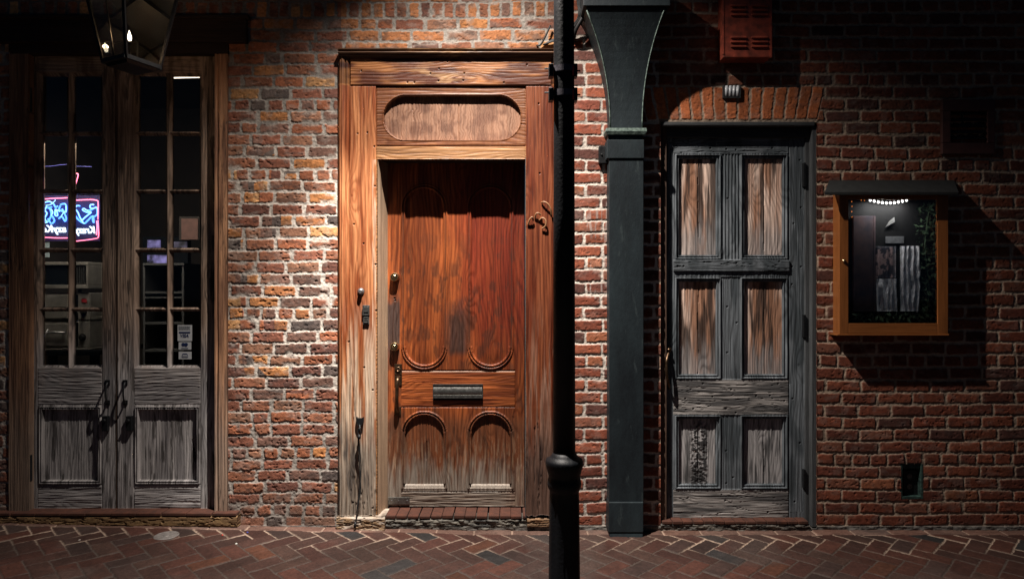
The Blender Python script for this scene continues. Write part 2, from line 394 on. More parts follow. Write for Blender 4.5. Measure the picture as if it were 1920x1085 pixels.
    pal[0] = (.19, .072, .045); pal[1] = (.23, .092, .052); pal[3] = (.15, .08, .06); pal[4] = (.10, .075, .066)
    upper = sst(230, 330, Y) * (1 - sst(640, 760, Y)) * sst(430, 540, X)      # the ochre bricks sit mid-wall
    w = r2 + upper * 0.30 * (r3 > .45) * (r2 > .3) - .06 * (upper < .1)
    idx = np.digitize(w, [.20, .38, .54, .62, .66, .73, .78, .90, .97]).clip(0, 9)
    toplo = (Y < 90) & (X > 640) & (r3 > .45); idx = np.where(toplo, 9, idx)
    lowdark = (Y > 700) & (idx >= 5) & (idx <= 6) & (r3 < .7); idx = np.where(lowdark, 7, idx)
    cb = pal[idx]
    palr = np.array([(.17, .047, .026), (.20, .058, .031), (.13, .038, .024), (.08, .032, .025), (.19, .070, .042), (.23, .080, .040)]) * (1 + .45 * (X < 1200))[..., None, None]
    idr = np.digitize(r2, [.3, .55, .75, .86, .94]).clip(0, 5)
    cb = cb * 1.3
    cb = np.where(right[..., None], np.take_along_axis(palr, idr[..., None, None], -2)[..., 0, :], cb)
    cb = np.where(isarch[..., None], np.array([.44, .13, .048]) * (.75 + .5 * r1[..., None]), cb)
    cb = cb * (0.72 + 0.56 * fbm(X / 10, Y / 8, 70, 4)[..., None]) * (0.8 + 0.4 * r3[..., None])
    bloom = sst(.58, .72, fbm(X / 18, Y / 12, 102, 4)) * np.where(right, .16, .30)
    cb = mixc(cb, np.array([.30, .26, .23]), bloom)
    soot = sst(.60, .70, fbm(X / 20, Y / 9, 111, 4)) * np.where(right, .25, .45)
    cb = mixc(cb, np.array([.045, .04, .04]), soot)
    # lime runs on the strip beside the cast-iron pilaster
    run = (X > 1100) & (X < 1142) & (Y > 330) & (Y < 560)
    runs = sst(.55, .7, vn(X / 3, Y / 40, 130)) * sst(.35, .6, vn(X / 40, Y / 26, 131)) * run
    cb = mixc(cb, np.array([.42, .36, .33]), runs * .6)
    cm = full((.47, .42, .37), X) * (0.6 + 0.75 * fbm(X / 8, Y / 8, 73, 4)[..., None])
    cm = np.where((X > 1235)[..., None], cm * np.array([.62, .52, .44]), cm)
    cm = cm * (1 + .35 * upper)[..., None]; grime_dim = sst(.5, .75, fbm(X / 50, Y / 30, 140, 4)) * .35 + (X < 640) * (1 - sst(150, 360, Y)) * .55 + (Y < 96) * .3 + (X < 640) * sst(700, 800, Y) * .3  # random grime, plus mortar painted paler in the beam and dimmer above and below
    cm = mixc(cm, np.array([.13, .12, .11]), np.clip(grime_dim, 0, 1) * np.where(right, .4, 1))
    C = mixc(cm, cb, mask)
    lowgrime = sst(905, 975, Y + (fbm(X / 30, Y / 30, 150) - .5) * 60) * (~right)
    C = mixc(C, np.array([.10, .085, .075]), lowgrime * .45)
    C = np.where(plinth[..., None], np.array([.13, .12, .11]) * (.5 + fbm(X / 7, Y / 5, 160)[..., None]), C)
    H = np.where(plinth, 0.006 + (fbm(X / 12, Y / 4, 161) - .5) * 0.012, H)
    ID = np.zeros(X.shape, int)
    for (a, b, c, d) in OPEN: ID[(X >= a) & (X <= b) & (Y >= c) & (Y <= d)] = -1
    ID[(X > 20) & (X < 455) & (Y > 32) & (Y < 80)] = -1
    return H, C, ID
wall = relief(-210, 2130, -110, 1001, 1.2, wall_fn, {0: ('brick_wall', M['brick'], None)}, None, 0.0, 0.10, loc=(0, 0, -1.37))[0]
tag(wall, 'long weathered brick wall with pale mortar holding three old doorways', 'wall', kind='thing')

# ------------------------------------------------------------------ ground
def gz(x):                      # wall-foot height of the pavement (it falls a little to the right)
    px = x / S + 960; return (542.5 - (976 + 18 * np.clip((px - 0) / 900, -.3, 1))) * S
def paving():
    res = 0.0048; x0, x1, y0, y1 = -3.9, 3.9, -1.75, 0.02
    nx = int((x1 - x0) / res); ny = int((y1 - y0) / res)
    X, Y = np.meshgrid(np.linspace(x0, x1, nx + 1), np.linspace(y0, y1, ny + 1))
    w = 0.0925
    Xw = X + (vn(X * 5, Y * 5, 5) - .5) * .008 + (vn(X * 60, Y * 60, 6) - .5) * .004
    Yw = Y + (vn(X * 5, Y * 5, 7) - .5) * .008 + (vn(X * 60, Y * 60, 8) - .5) * .004
    u = (Xw + Yw) / math.sqrt(2) / w; v = (Xw - Yw) / math.sqrt(2) / w
    # u runs up-right, v runs down-right
    i = np.floor(u); j = np.floor(v); m = np.mod(i - j, 4)
    fu = u - i; fv = v - j
    bi = np.where(m == 1, i - 1, i); bj = np.where(m == 2, j - 1, j)
    hor = m <= 1
    uu = np.where(m == 1, fu + 1, fu); vv = np.where(m == 2, fv + 1, fv)
    du = np.where(hor, np.minimum(uu, 2 - uu), np.minimum(fu, 1 - fu)); dv = np.where(hor, np.minimum(fv, 1 - fv), np.minimum(vv, 2 - vv))
    dd = np.minimum(du, dv) * w
    bid = bi * 57 + bj * 131 + hor * 7
    # border strip of long bricks along the wall foot
    edge = Y > -0.075 + (vn(X * 9, Y * 3, 12) - .5) * .012
    ex = np.mod(X, .21); dd = np.where(edge, np.minimum(np.minimum(ex, .21 - ex), np.abs(Y + .079)), dd)
    bid = np.where(edge, np.floor(X / .21) + 9000, bid)
    r1 = _h(bid, bid * 0, 1); r2 = _h(bid, bid * 0, 2); r3 = _h(bid, bid * 0, 3)
    dn = dd + (fbm(X * 90, Y * 90, 21, 3) - .5) * .004
    mask = sst(.0026, .0050, dn)
    tx = (r1 - .5) * .05; ty = (r2 - .5) * .05
    H = mask * (.0045 + (r3 - .5) * .005 + (u - i - .5) * (r1 - .5) * .005 + (v - j - .5) * (r2 - .5) * .005 + (fbm(X * 40, Y * 40, 23, 3) - .5) * .003) + (1 - mask) * ((fbm(X * 60, Y * 60, 25, 2) - .5) * .002)
    H = H + (fbm(X * 1.3, Y * 1.3, 30, 2) - .5) * .02 * np.clip(-Y * 3, 0, 1)
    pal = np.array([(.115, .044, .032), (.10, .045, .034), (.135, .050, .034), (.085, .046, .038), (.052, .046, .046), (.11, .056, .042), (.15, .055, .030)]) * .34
    C = pal[np.digitize(r2, [.27, .47, .67, .83, .89, .96]).clip(0, 6)] * (.75 + .5 * r3[..., None]) * (.65 + .7 * fbm(X * 18, Y * 18, 33, 4)[..., None])
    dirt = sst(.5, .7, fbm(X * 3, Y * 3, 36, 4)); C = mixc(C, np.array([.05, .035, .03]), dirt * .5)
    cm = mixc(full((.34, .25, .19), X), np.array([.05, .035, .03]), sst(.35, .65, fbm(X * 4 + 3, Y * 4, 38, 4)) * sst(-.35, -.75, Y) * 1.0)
    # pale sandy joints, painted darker towards the kerb to imitate the fading lamp light
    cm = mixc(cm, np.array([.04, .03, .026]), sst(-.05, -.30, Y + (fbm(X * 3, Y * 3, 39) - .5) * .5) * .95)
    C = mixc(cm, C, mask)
    C = np.where(edge[..., None], mixc(C, np.array([.22, .13, .10]), .45 * fbm(X * 14, Y * 30, 44, 4) + .15), C)
    Z = gz(X) - 0.02 * Y * 0 + H
    P = np.stack([X, Y, Z], -1).reshape(-1, 3); I = np.arange((nx + 1) * (ny + 1)).reshape(ny + 1, nx + 1)
    F = np.stack([I[:-1, :-1], I[:-1, 1:], I[1:, 1:], I[1:, :-1]], -1).reshape(-1, 4)
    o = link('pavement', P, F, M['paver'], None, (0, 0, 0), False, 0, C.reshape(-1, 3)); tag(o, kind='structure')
paving()
mb = MB(); mb.box((-3.9, -1.90, -1.62), (3.9, -1.755, -1.325)); tag(mb.build('kerb', M['cement'], None, (0, -1.8, -1.5), bevel=.012), kind='structure')
mb = MB(); mb.add([(-90, -90, -1.52), (90, -90, -1.52), (90, 60, -1.52), (-90, 60, -1.52)], [(0, 1, 2, 3)]); tag(mb.build('street', M['asphalt'], None, (0, 0, -1.52)), kind='structure')

# ------------------------------------------------------------------ nails / small marks
def holes(X, Y, pts, r=1.3, dep=.006):
    h = np.zeros_like(X); c = np.zeros_like(X)
    for (x, y) in pts:
        t = 1 - sst(r * .6, r * 1.25, np.hypot(X - x, Y - y)); h -= t * dep; c = np.maximum(c, t)
    return h, c
def rbox(X, Y, cx, cy, hx, hy, r):
    qx = np.abs(X - cx) - hx + r; qy = np.abs(Y - cy) - hy + r
    return np.sqrt(np.maximum(qx, 0) ** 2 + np.maximum(qy, 0) ** 2) + np.minimum(np.maximum(qx, qy), 0) - r
def figure(X, Y, seed, per=7.0, wav=7.0, knots=.35, horiz=False):
    """growth-ring figure: dark lines that run along the board and bend round knots -> 0..1"""
    A, B = (Y, X) if horiz else (X, Y)
    ph = A / per + wav * (fbm(A / 60, B / 230, seed, 3) - .5) + .5 * (fbm(A / 8, B / 60, seed + 3, 3) - .5)
    ca, cb_ = 46.0, 150.0; ia = np.floor(A / ca); ib = np.floor(B / cb_); kn = np.zeros_like(A)
    for da in (-1, 0, 1):
        for db in (-1, 0, 1):
            ja, jb = ia + da, ib + db; h = _h(ja, jb, seed + 50)
            ka = (ja + .2 + .6 * _h(ja, jb, seed + 51)) * ca; kb = (jb + .2 + .6 * _h(ja, jb, seed + 52)) * cb_; on = h < knots
            q = ((A - ka) / 11) ** 2 + ((B - kb) / 34) ** 2; ph = ph + on * (1.9 + 1.5 * _h(ja, jb, seed + 53)) * np.exp(-q)
            kn = np.maximum(kn, on * (h < knots * .45) * (1 - sst(.5, 1.3, np.hypot((A - ka) / 2.4, (B - kb) / 3.2))))
    w = .5 + .5 * np.sin(ph * 2 * np.pi); w = w ** 2.2 * (.45 + .9 * fbm(A / 20, B / 80, seed + 7, 3))
    fine = sst(.56, .74, fbm(A / 1.7, B / 75, seed + 9, 3))
    return np.clip(np.maximum(w * .8, kn) + fine * .45, 0, 1)
def cracks(X, Y, seed, sx=5.0, sy=95.0, th=.035):
    n = fbm(X / sx, Y / sy, seed, 3); gate = sst(.52, .68, vn(X / 22, Y / 120, seed + 9))
    return (1 - sst(0, th, np.abs(n - .5))) * gate

# ------------------------------------------------------------------ main (varnished) doorway
MD = root('wooden_doorway', W(851, 985, 0), 'varnished orange brown timber doorway with arched panels and a long oval panel above', 'doorway')
def casing_fn(X, Y):
    H = np.zeros_like(X); ID = np.full(X.shape, 1)
    xm = np.where(X > 851, np.maximum(1692 - X, 639.5), X)            # mirrored x
    # boards
    jamb = (Y > 162) & (xm < 706.5); head = (Y <= 162)
    trans = (xm >= 706.5) & (Y > 162) & (Y <= 275); bar = (xm >= 706.5) & (Y > 275)
    ID = np.where(jamb & (X < 851), 2, ID); ID = np.where(jamb & (X > 851), 3, ID); ID = np.where(trans, 4, ID); ID = np.where(bar, 5, ID)
    H = np.where(head, .021, H); H = np.where(jamb, .017, H); H = np.where(trans, .010, H); H = np.where(bar, .014, H)
    # outer stepped moulding
    t = xm - 639
    side = np.where(t < 4, .026 + .004 * np.sin(t), np.where(t < 9, .034 - .0015 * (t - 4), np.where(t < 12, .020, np.where(t < 18, .026 - .0006 * (t - 12) ** 2, .017))))
    ms = (xm < 659) & (Y > 108); H = np.where(ms, side, H); ID = np.where(ms, np.where(X < 851, 6, 7), ID)
    ty = Y - 97
    top = np.where(ty < 3, .052, np.where(ty < 6, .040, np.where(ty < 9, .050, np.where(ty < 12, .034, .024))))
    mt = ty < 15; H = np.where(mt, top, H); ID = np.where(mt, 8, ID)
    # joints
    for a in (706.5, ):
        H -= ((np.abs(xm - a) < .8) & (Y > 162)) * .004
    H -= (np.abs(Y - 162.5) < .8) * (xm > 659) * .005
    H -= (np.abs(Y - 274.5) < .9) * (xm > 707) * .004
    H -= (np.abs(Y - 215) < .6) * ((X > 706) & (X < 722)) * .003
    # oval panel
    d = rbox(X, Y, 848, 221.5, 130.5, 44, 43.5)
    H = np.where(trans & (d < 0), np.where(d > -2.2, .012, -.016), H); ID = np.where(trans & (d < -2.2), 9, ID)
    H -= (ID == 9) * ((np.abs(X - 860) < .9) * .006 + (np.abs(X - 775 + vn(X * 0, Y / 20, 3) * 3) < .6) * (Y < 225) * .004)
    # surface
    gr = fbm(X / 2.2, Y / 60, 5, 3) - .5; gh = fbm(X / 60, Y / 2.2, 6, 3) - .5
    vert = jamb | ms | (ID == 9)
    low = sst(640, 800, Y)
    H += np.where(vert, gr * (.0018 + .0055 * low), gh * .002)
    cr = cracks(X, Y, 71, 3.0, 110) * (ID <= 3) * (ID >= 2) * low
    H -= cr * .005
    hp = [(679, 135), (765, 157), (778, 157), (808, 140), (824, 131), (871, 140), (988, 124), (869, 153), (823, 154), (840, 118), (672, 252), (703, 276), (683, 457), (665, 421), (705, 496), (706, 582), (684, 688), (1010, 196), (1012, 326), (945, 157), (704, 350), (690, 250), (655, 640), (700, 730), (663, 940), (700, 950)]
    hh, hc = holes(X, Y, hp, 1.5); H += hh
    # colour
    nz = .45 * fbm(X / 26, Y / 120, 11, 4) + .55 * fbm(X / 6, Y / 90, 12, 4); nb = fbm(X / 70, Y / 18, 13, 4)
    C = mixc(full((.25, .066, .021), X), (.50, .205, .085), sst(.35, .7, nz))
    Ch = mixc(full((.10, .026, .010), X), (.38, .155, .052), sst(.34, .62, nb))
    C = np.where(head[..., None] | bar[..., None], Ch, C)
    C = np.where(bar[..., None], mixc(Ch, (.46, .25, .11), nb * 0 + .6), C)
    Ct = mixc(full((.14, .040, .016), X), (.26, .105, .040), nz); C = np.where(trans[..., None], Ct, C)
    # worn bare wood low down, then dirty grey at the foot
    C = np.where((jamb | ms)[..., None], mixc(C, (.60, .46, .34), sst(.40, .62, fbm(X / 5, Y / 110, 19, 4)) * sst(540, 720, Y) * .95), C)
    C = np.where((jamb | ms)[..., None], mixc(C, (.28, .235, .19), sst(750, 870, Y + (fbm(X / 4, Y / 50, 23) - .5) * 150) * .95), C)
    dk = sst(.53, .68, fbm(X / 7, Y / 60, 29, 4)) * sst(790, 850, Y) * (1 - sst(930, 975, Y)); C = np.where((jamb)[..., None], mixc(C, (.07, .06, .055), dk * .85), C)
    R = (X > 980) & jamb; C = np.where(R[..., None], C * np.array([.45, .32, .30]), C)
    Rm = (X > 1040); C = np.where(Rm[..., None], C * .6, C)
    worn = (xm > 699) & jamb & (X < 851) & (Y > 300); C = np.where(worn[..., None], mixc(C, (.66, .52, .40), sst(.3, .7, fbm(X / 4, Y / 40, 33)) * .6), C)
    C = np.where((ID == 9)[..., None], mixc(full((.17, .080, .048), X), (.30, .160, .100), sst(.3, .7, fbm(X / 20, Y / 20, 37, 4))), C)
    C = np.where((ID == 8)[..., None], full((.17, .09, .05), X) * (.6 + .8 * nb[..., None]), C)
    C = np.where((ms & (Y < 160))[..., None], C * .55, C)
    C = np.where(head[..., None], mixc(C, (.50, .29, .14), sst(.50, .68, fbm(X / 40, Y / 9, 39, 4)) * (1 - sst(20, 120, np.abs(X - 830))) * .7), C)
    fg = np.where(vert, figure(X, Y, 400, 6.5, 6), figure(X, Y, 410, 7, 8, .5, True)); fo = figure(X + 9 * (fbm(X / 14, Y / 12, 421, 3) - .5), Y, 420, 5.0, 9, .6)
    fg = np.where(ID == 9, fo, fg) * np.where(Y > 760, .75, 1); C = C * (1 - np.array([.50, .62, .70]) * fg[..., None] * .85); H -= fg * .0012
    C = mixc(C, (.02, .015, .012), np.clip(hc + cr * .9, 0, 1))
    op = (X > 708) & (X < 985) & (Y > 298); ID = np.where(op, -1, ID)
    # uneven foot of the left jamb board
    foot = (Y > 963 + (vn(X / 6, X * 0, 61) - .5) * 5); ID = np.where(foot, -1, ID)
    return H, C, ID
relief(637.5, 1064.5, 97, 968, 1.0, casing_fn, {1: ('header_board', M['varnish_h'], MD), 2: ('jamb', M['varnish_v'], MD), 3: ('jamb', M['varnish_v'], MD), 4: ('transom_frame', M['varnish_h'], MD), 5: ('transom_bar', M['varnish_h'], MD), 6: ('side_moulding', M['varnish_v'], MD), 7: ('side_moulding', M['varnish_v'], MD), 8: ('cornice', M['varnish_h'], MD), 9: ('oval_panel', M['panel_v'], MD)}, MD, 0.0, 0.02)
RD = 0.130   # depth of the leaf behind the wall face
mb = MB()   # splayed worn lining, left reveal
def strip(xa, ya, xb, yb_, y0p, y1p, n=40, dn=0.0):
    v = []; f = []
    for i in range(n + 1):
        t = i / n; py = y0p + (y1p - y0p) * t
        a = W(xa, 542.5, ya); b = W(xb, 542.5, yb_); z = (542.5 - py) * S
        v += [(a.x, ya, z), (a.x + (b.x - a.x) * .28, ya + (yb_ - ya) * .22, z), (a.x + (b.x - a.x) * .34, ya + (yb_ - ya) * .45, z), (b.x, yb_, z)]
    for i in range(n):
        for j in range(3): k = i * 4 + j; f.append((k, k + 1, k + 5, k + 4))
    return v, f
v, f = strip(708.2, -0.012, 727.5, RD + .004, 298, 968); mb.add(v, f)
mb.build('jamb_lining', M['lining'], MD)
mb = MB(); a = W(985, 0, -0.012).x; mb.box((a, -0.012, (542.5 - 968) * S), (a + .03, RD + .03, (542.5 - 296) * S)); mb.build('jamb_lining', M['grey_v'], MD)
mb = MB(); mb.box((W(706, 0).x, .006, (542.5 - 297.5) * S), (W(987, 0).x, RD + .03, (542.5 - 290) * S)); mb.build('head_lining', M['brown_h'], MD)

leaf = [None]
def leaf_fn(X, Y):
    H = np.zeros_like(X); ID = np.full(X.shape, 1)
    gro = np.zeros_like(X)
    for k, cx in enumerate((795.5, 919.5)):
        d = rbox(X, Y, cx, 518.5, 43.0, 173.5, 42.5)
        prof = np.where(d > -2.6, .0060, np.where(d > -4.4, -.004, np.where(d > -7.5, .0050, -.010)))
        H = np.where(d < 0, prof, H); ID = np.where(d < -7.5, 10 + k, ID)
        H += np.where(d < -7.5, sst(-8, -30, d) * .003, 0)
        d2 = np.maximum(rbox(X, Y, cx, 870, 43.0, 100, 42.5), Y - 916)
        prof = np.where(d2 > -2.6, .0075, np.where(d2 > -4.4, -.005, np.where(d2 > -7.5, .005, -.013)))
        H = np.where(d2 < 0, prof, H); ID = np.where(d2 < -7.5, 12 + k, ID)
        bev = (d2 > -7.5) & (Y > 906) & (d2 < 0) & (np.abs(X - cx) < 40); H = np.where(bev, -.011 + (Y - 906) / 10 * .014, H)
        gro = np.maximum(gro, (np.abs(d + 3.7) < 1.4) | (np.abs(d2 + 3.7) < 1.4))
    H -= ((np.abs(Y - 694.5) < .9) | (np.abs(Y - 762.5) < .8) | (np.abs(Y - 921) < .8)) * (X > 752) * (X < 966) * .004
    H -= (np.abs(X - 751) < .6) * (Y > 306) * (Y < 694) * .002 + (np.abs(X - 966) < .7) * .004
    H -= (ID == 12) * (np.abs(X - 799 - (Y - 800) / 90) < .7) * .005 + (ID == 13) * (np.abs(X - 916) < .6) * .004
    rail = ((Y > 694.5) & (Y < 762.5)) | (Y > 921)
    rail &= (X > 752) & (X < 966); ID = np.where(rail & (ID == 1), np.where(Y > 800, 3, 2), ID)
    low = sst(830, 930, Y)
    H += np.where(rail, (fbm(X / 40, Y / 1.8, 3, 3) - .5) * (.0022 + .004 * low), (fbm(X / 1.9, Y / 70, 4, 3) - .5) * (.0016 + .005 * low))
    n = .5 * fbm(X / 18, Y / 160, 7, 4) + .5 * fbm((X + 6 * np.sin(Y / 90)) / 5, Y / 130, 71, 4); nr = fbm(X / 60, Y / 5, 8, 4)
    C = mixc(full((.19, .044, .013), X), (.38, .100, .026), sst(.32, .68, np.where(rail, nr, n)))
    red = sst(825, 900, X + (fbm(X / 20, Y / 60, 9) - .5) * 50) * (1 - sst(560, 720, Y)); C = mixc(C, np.array([.21, .019, .010]) * 1, red * .68)
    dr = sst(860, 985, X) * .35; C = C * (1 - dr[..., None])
    st = sst(-10, 14, 22 - np.abs(X - 858)) * sst(540, 610, Y + (fbm(X / 9, Y / 20, 15) - .5) * 70) * (1 - sst(655, 672, Y)); C = mixc(C, (.045, .032, .028), st * .85)
    lk = (X < 750) * sst(540, 575, Y + (fbm(X / 5, Y / 20, 16) - .5) * 40) * (1 - sst(640, 700, Y)); C = mixc(C, (.055, .045, .042), lk * .9)
    lo2 = (X < 752) * sst(760, 800, Y); C = mixc(C, (.13, .075, .045), lo2 * .6)
    C = mixc(C, (.13, .050, .024), sst(762, 800, Y) * .75)
    bl = sst(.54, .70, fbm(X / 12, Y / 30, 77, 4)) * sst(390, 520, Y) * (~rail); C = mixc(C, (.05, .022, .014), bl * .55)
    sc2 = sst(.52, .66, fbm(X / 2.2, Y / 24, 18, 4)) * sst(790, 880, Y); C = mixc(C, (.30, .20, .13), sc2 * .7)
    C = mixc(C, (.25, .21, .175), sst(850, 915, Y + (fbm(X / 6, Y / 30, 20) - .5) * 80) * (1 - .6 * sst(930, 985, X)))
    fg = np.where(rail, figure(X, Y, 430, 6, 9, .6, True), figure(X + (X > 857) * 300, Y, 440, 7.5, 7, .4)); C = C * (1 - np.array([.55, .66, .72]) * fg[..., None] * .85); H -= fg * .0010
    wh = (Y > 908) & (Y < 917) & ((np.abs(X - 795.5) < 38) | (np.abs(X - 919.5) < 38)); C = mixc(C, (.46, .40, .34), wh * .75)
    C = mixc(C, (.035, .02, .014), gro * .45)
    hl = (np.abs(Y - 696.5) < 1.1) & rail; C = mixc(C, (.6, .42, .3), hl * .5)
    kh, kc = holes(X, Y, [(740, 559), (741, 563)], 1.6, .006); H += kh; C = mixc(C, (.02, .015, .01), kc)
    return H, C, ID
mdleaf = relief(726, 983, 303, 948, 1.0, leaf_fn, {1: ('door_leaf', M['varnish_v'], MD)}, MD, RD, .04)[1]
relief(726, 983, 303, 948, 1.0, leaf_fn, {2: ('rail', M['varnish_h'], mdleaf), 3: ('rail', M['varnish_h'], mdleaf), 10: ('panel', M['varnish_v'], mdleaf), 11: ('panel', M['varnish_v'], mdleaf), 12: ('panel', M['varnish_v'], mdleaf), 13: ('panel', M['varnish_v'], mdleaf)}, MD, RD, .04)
# hardware on the leaf
def deadbolt(px, py):
    c = W(px, py, RD); ax = (0, -1, 0)
    mb = MB(); mb.lathe(c, ax, [(0, .027), (.010, .0265), (.030, .0235), (.034, .021), (.034, .014), (.028, .0135), (.028, 0.0)], 28)
    o = mb.build('deadbolt', M['brass'], mdleaf, smooth=False)
    mb = MB(); mb.lathe(c + Vector((0, -.028, 0)), ax, [(0, .0125), (.007, .012), (.0085, .010), (.0085, 0)], 20); mb.box((c.x - .0013, -.0103 + c.y - .028, c.z - .005), (c.x + .0013, c.y - .036, c.z + .005))
    mb.build('key_cylinder', M['brass'], mdleaf)
deadbolt(741, 519.5); deadbolt(741, 649)
mb = MB(); mb.pbox(739.5, 753.5, 682, 702, RD - .006, RD + .004); c = W(746.5, 692, RD - .006); mb.lathe(c, (0, -1, 0), [(0, .016), (.004, .015), (.006, .010), (.003, .006), (.003, 0)], 20)
mb.build('lock_plate', M['bronze'], mdleaf, bevel=.001)
mb = MB(); mb.pbox(739.5, 753.5, 704, 722, RD - .005, RD + .004); mb.pbox(740.5, 752, 762, 778, RD - .005, RD + .004)
p = [W(746, 713, RD - .004), W(746, 709, RD - .022), W(745.5, 713, RD - .044), W(744.5, 728, RD - .050), W(744, 745, RD - .046), W(744.5, 760, RD - .034), W(746, 769, RD - .020), W(746.5, 773, RD - .004)]
sp = smooth_path(p, 5); mb.tube(sp, [.0085 + .002 * math.sin(i / len(sp) * math.pi) for i in range(len(sp))], 10)
mb.build('pull_handle', M['bronze'], mdleaf, bevel=.001)
mb = MB(); mb.pbox(811.5, 905.5, 719.5, 750, RD - .006, RD + .004)
for (a, b, d) in ((719.5, 722.5, .012), (741, 746, .014), (747, 750, .006)): mb.pbox(812, 905, a, b, RD - d, RD - .004)
v = []; n = 8
for i in range(n + 1):
    t = i / n; py = 723 + 18 * t; v.append((W(813, py, RD).x, RD - .006 - .010 * math.sin(t * math.pi * .9), W(0, py, RD).z)); v.append((W(904, py, RD).x, RD - .006 - .010 * math.sin(t * math.pi * .9), W(0, py, RD).z))
mb.add(v, [(2 * i, 2 * i + 1, 2 * i + 3, 2 * i + 2) for i in range(n)])
mb.build('mail_slot', M['slot'], mdleaf)
mb = MB(); mb.pbox(728, 768, 932, 945, RD - .006, RD + .004); mb.build('kick_hinge', M['slot'], mdleaf, bevel=.0015)
for px in (734.5, 747.5, 763.5): mb = MB(); mb.lathe(W(px, 938, RD - .006), (0, -1, 0), [(0, .004), (.0025, .003), (.003, 0)], 10); mb.build('screw', M['steel'], mdleaf)
# on the left jamb: bell push and key box
mb = MB(); c = W(677, 546, -.017); mb.lathe(c, (0, -1, 0), [(0, .019), (.006, .018), (.008, .013), (.020, .012), (.024, .009), (.024, 0)], 22); mb.build('bell_push', M['steel'], MD)
mb = MB(); mb.pbox(679.5, 692.5, 572, 591, -.030, -.012); mb.pbox(680.5, 692, 591.8, 608, -.026, -.012); mb.pbox(682, 690.5, 574.5, 585, -.033, -.029)
for i in range(3): mb.pbox(682, 690.5, 594 + i * 4.3, 596.5 + i * 4.3, -.029, -.025)
mb.build('keypad', M['slot'], MD, bevel=.0012)
# loose house figures bent from wire on the right jamb
def curve_px(pts, y): return [W(a, b, y + (c if len(q) > 2 else 0)) for q in pts for (a, b, c) in [(q + (0,))[:3]]]
mb = MB()
mb.tube(smooth_path(curve_px([(1015, 380, .0), (1020, 378.5, -.012), (1027, 382, -.016), (1032, 391, -.014), (1034, 403, -.004)], -.022), 6), .0045, 8)
mb.tube(smooth_path(curve_px([(1003, 409, 0), (1005, 401, -.010), (1010, 399.5, -.012), (1014, 403, -.006)], -.022), 6), .0045, 8)
mb.tube(smooth_path(curve_px([(1011, 413, 0), (1017, 408.5, -.010), (1023, 413, -.014), (1023, 423, -.012), (1016, 429, -.002)], -.022), 6), .0045, 8)
mb.tube(smooth_path(curve_px([(990, 421, 0), (993, 412, -.010), (998, 407, -.014), (1000, 414, -.004)], -.022), 6), .0045, 8)
mb.build('house_number', simple('brown_painted_wire', (.30, .15, .07), .5), MD, smooth=True)
# cord hook, black cat-head shape
mb = MB(); mb.pbox(667, 682, 782, 797, -.040, -.016)
mb = MB(); c = W(674.5, 788, -.018)
v = [(667.5, 781), (671, 784), (678, 784), (681.5, 781), (681.5, 789), (678.5, 796), (676, 800), (673, 800), (670.5, 796), (667.5, 789)]
fr = [W(a, b, -.034) for a, b in v]; bk = [W(a, b, -.034) + Vector((0, .020, 0)) for a, b in v]; mb.rings([bk, fr]); mb.tube(smooth_path([W(674, 796, -.036), W(675, 803, -.052), W(674, 808, -.050), W(673, 804, -.040)], 5), .003, 8)
hook = mb.build('cord_hook', M['iron'], MD, bevel=.001)
# sill
mb = MB()
for i in range(13):
    x0 = 722 + i * 21.5 + random.uniform(-1, 1); a = W(x0, 966, 0).x; b = W(min(x0 + 20.2, 990), 966, 0).x
    if x0 < 985: mb.box((a, -.004 + random.uniform(-.003, .003), (542.5 - 971.5) * S), (b, RD + .05, (542.5 - 965.5) * S + random.uniform(-.002, .002)))
mb.build('sill', M['sillbrick'], MD, bevel=.004)
def rough_slab(name, x0, x1, y0, y1, out, colA, colB, seed, parent, amp=.012, base=0.0, back=.05, label=None):
    def fn(X, Y):
        n = fbm(X / 14, Y / 5, seed, 4) - .5; H = out + n * amp * 2 - (1 - sst(0, 3, Y - y0)) * .012 - (1 - sst(0, 2, y1 - Y)) * .006
        H -= (1 - sst(0, .06, np.abs(fbm(X / 30, Y / 4, seed + 5, 3) - .5))) * .008
        C = mixc(full(colA, X), colB, sst(.3, .7, fbm(X / 16, Y / 5, seed + 7, 4))); ID = np.zeros(X.shape, int)
        return H, C, ID
    return relief(x0, x1, y0, y1, 1.0, fn, {0: (name, M['paver'], parent)}, parent, base, back)[0]
rough_slab('sill_bed', 722, 1040, 972, 994, .006, (.17, .155, .13), (.05, .048, .045), 301, MD, .012, 0, .1)
rough_slab('plinth_stone', 634, 724, 964, 992, .040, (.26, .165, .09), (.40, .33, .27), 302, MD, .006, 0, .1)
rough_slab('plinth_stone', 988, 1062, 968, 986, .020, (.16, .10, .06), (.26, .15, .08), 303, MD, .004, 0, .1)

cord = MB()
hy = -.052
cp = [(673, 802, hy), (671, 812, hy), (676, 818, hy), (672, 826, hy), (673, 850, hy + .01), (675.5, 900, hy + .01), (676, 920, hy + .01), (671.5, 945, hy), (668, 970, hy - .006), (665.5, 987, hy - .010)]
cp2 = [(673, 802, hy - .004), (677, 812, hy), (673, 820, hy + .002), (674.5, 840, hy + .01), (677, 880, hy + .012), (673, 925, hy + .008), (668.5, 960, hy)]
cord.tube(smooth_path([W(a, b, c) for a, b, c in cp], 6), .0033, 8); cord.tube(smooth_path([W(a, b, c) for a, b, c in cp2], 6), .0030, 8)
cord.tube([W(674, 815, hy), W(673, 822, hy)], .009, 8); cord.tube([W(666.5, 978, hy - .008), W(665, 988.5, hy - .010)], .0065, 8)
tag(cord.build('cord', M['black'], None, W(665, 988, hy), smooth=True), 'thin black cord hanging from a small hook down the worn left jamb to the pavement', 'cord')

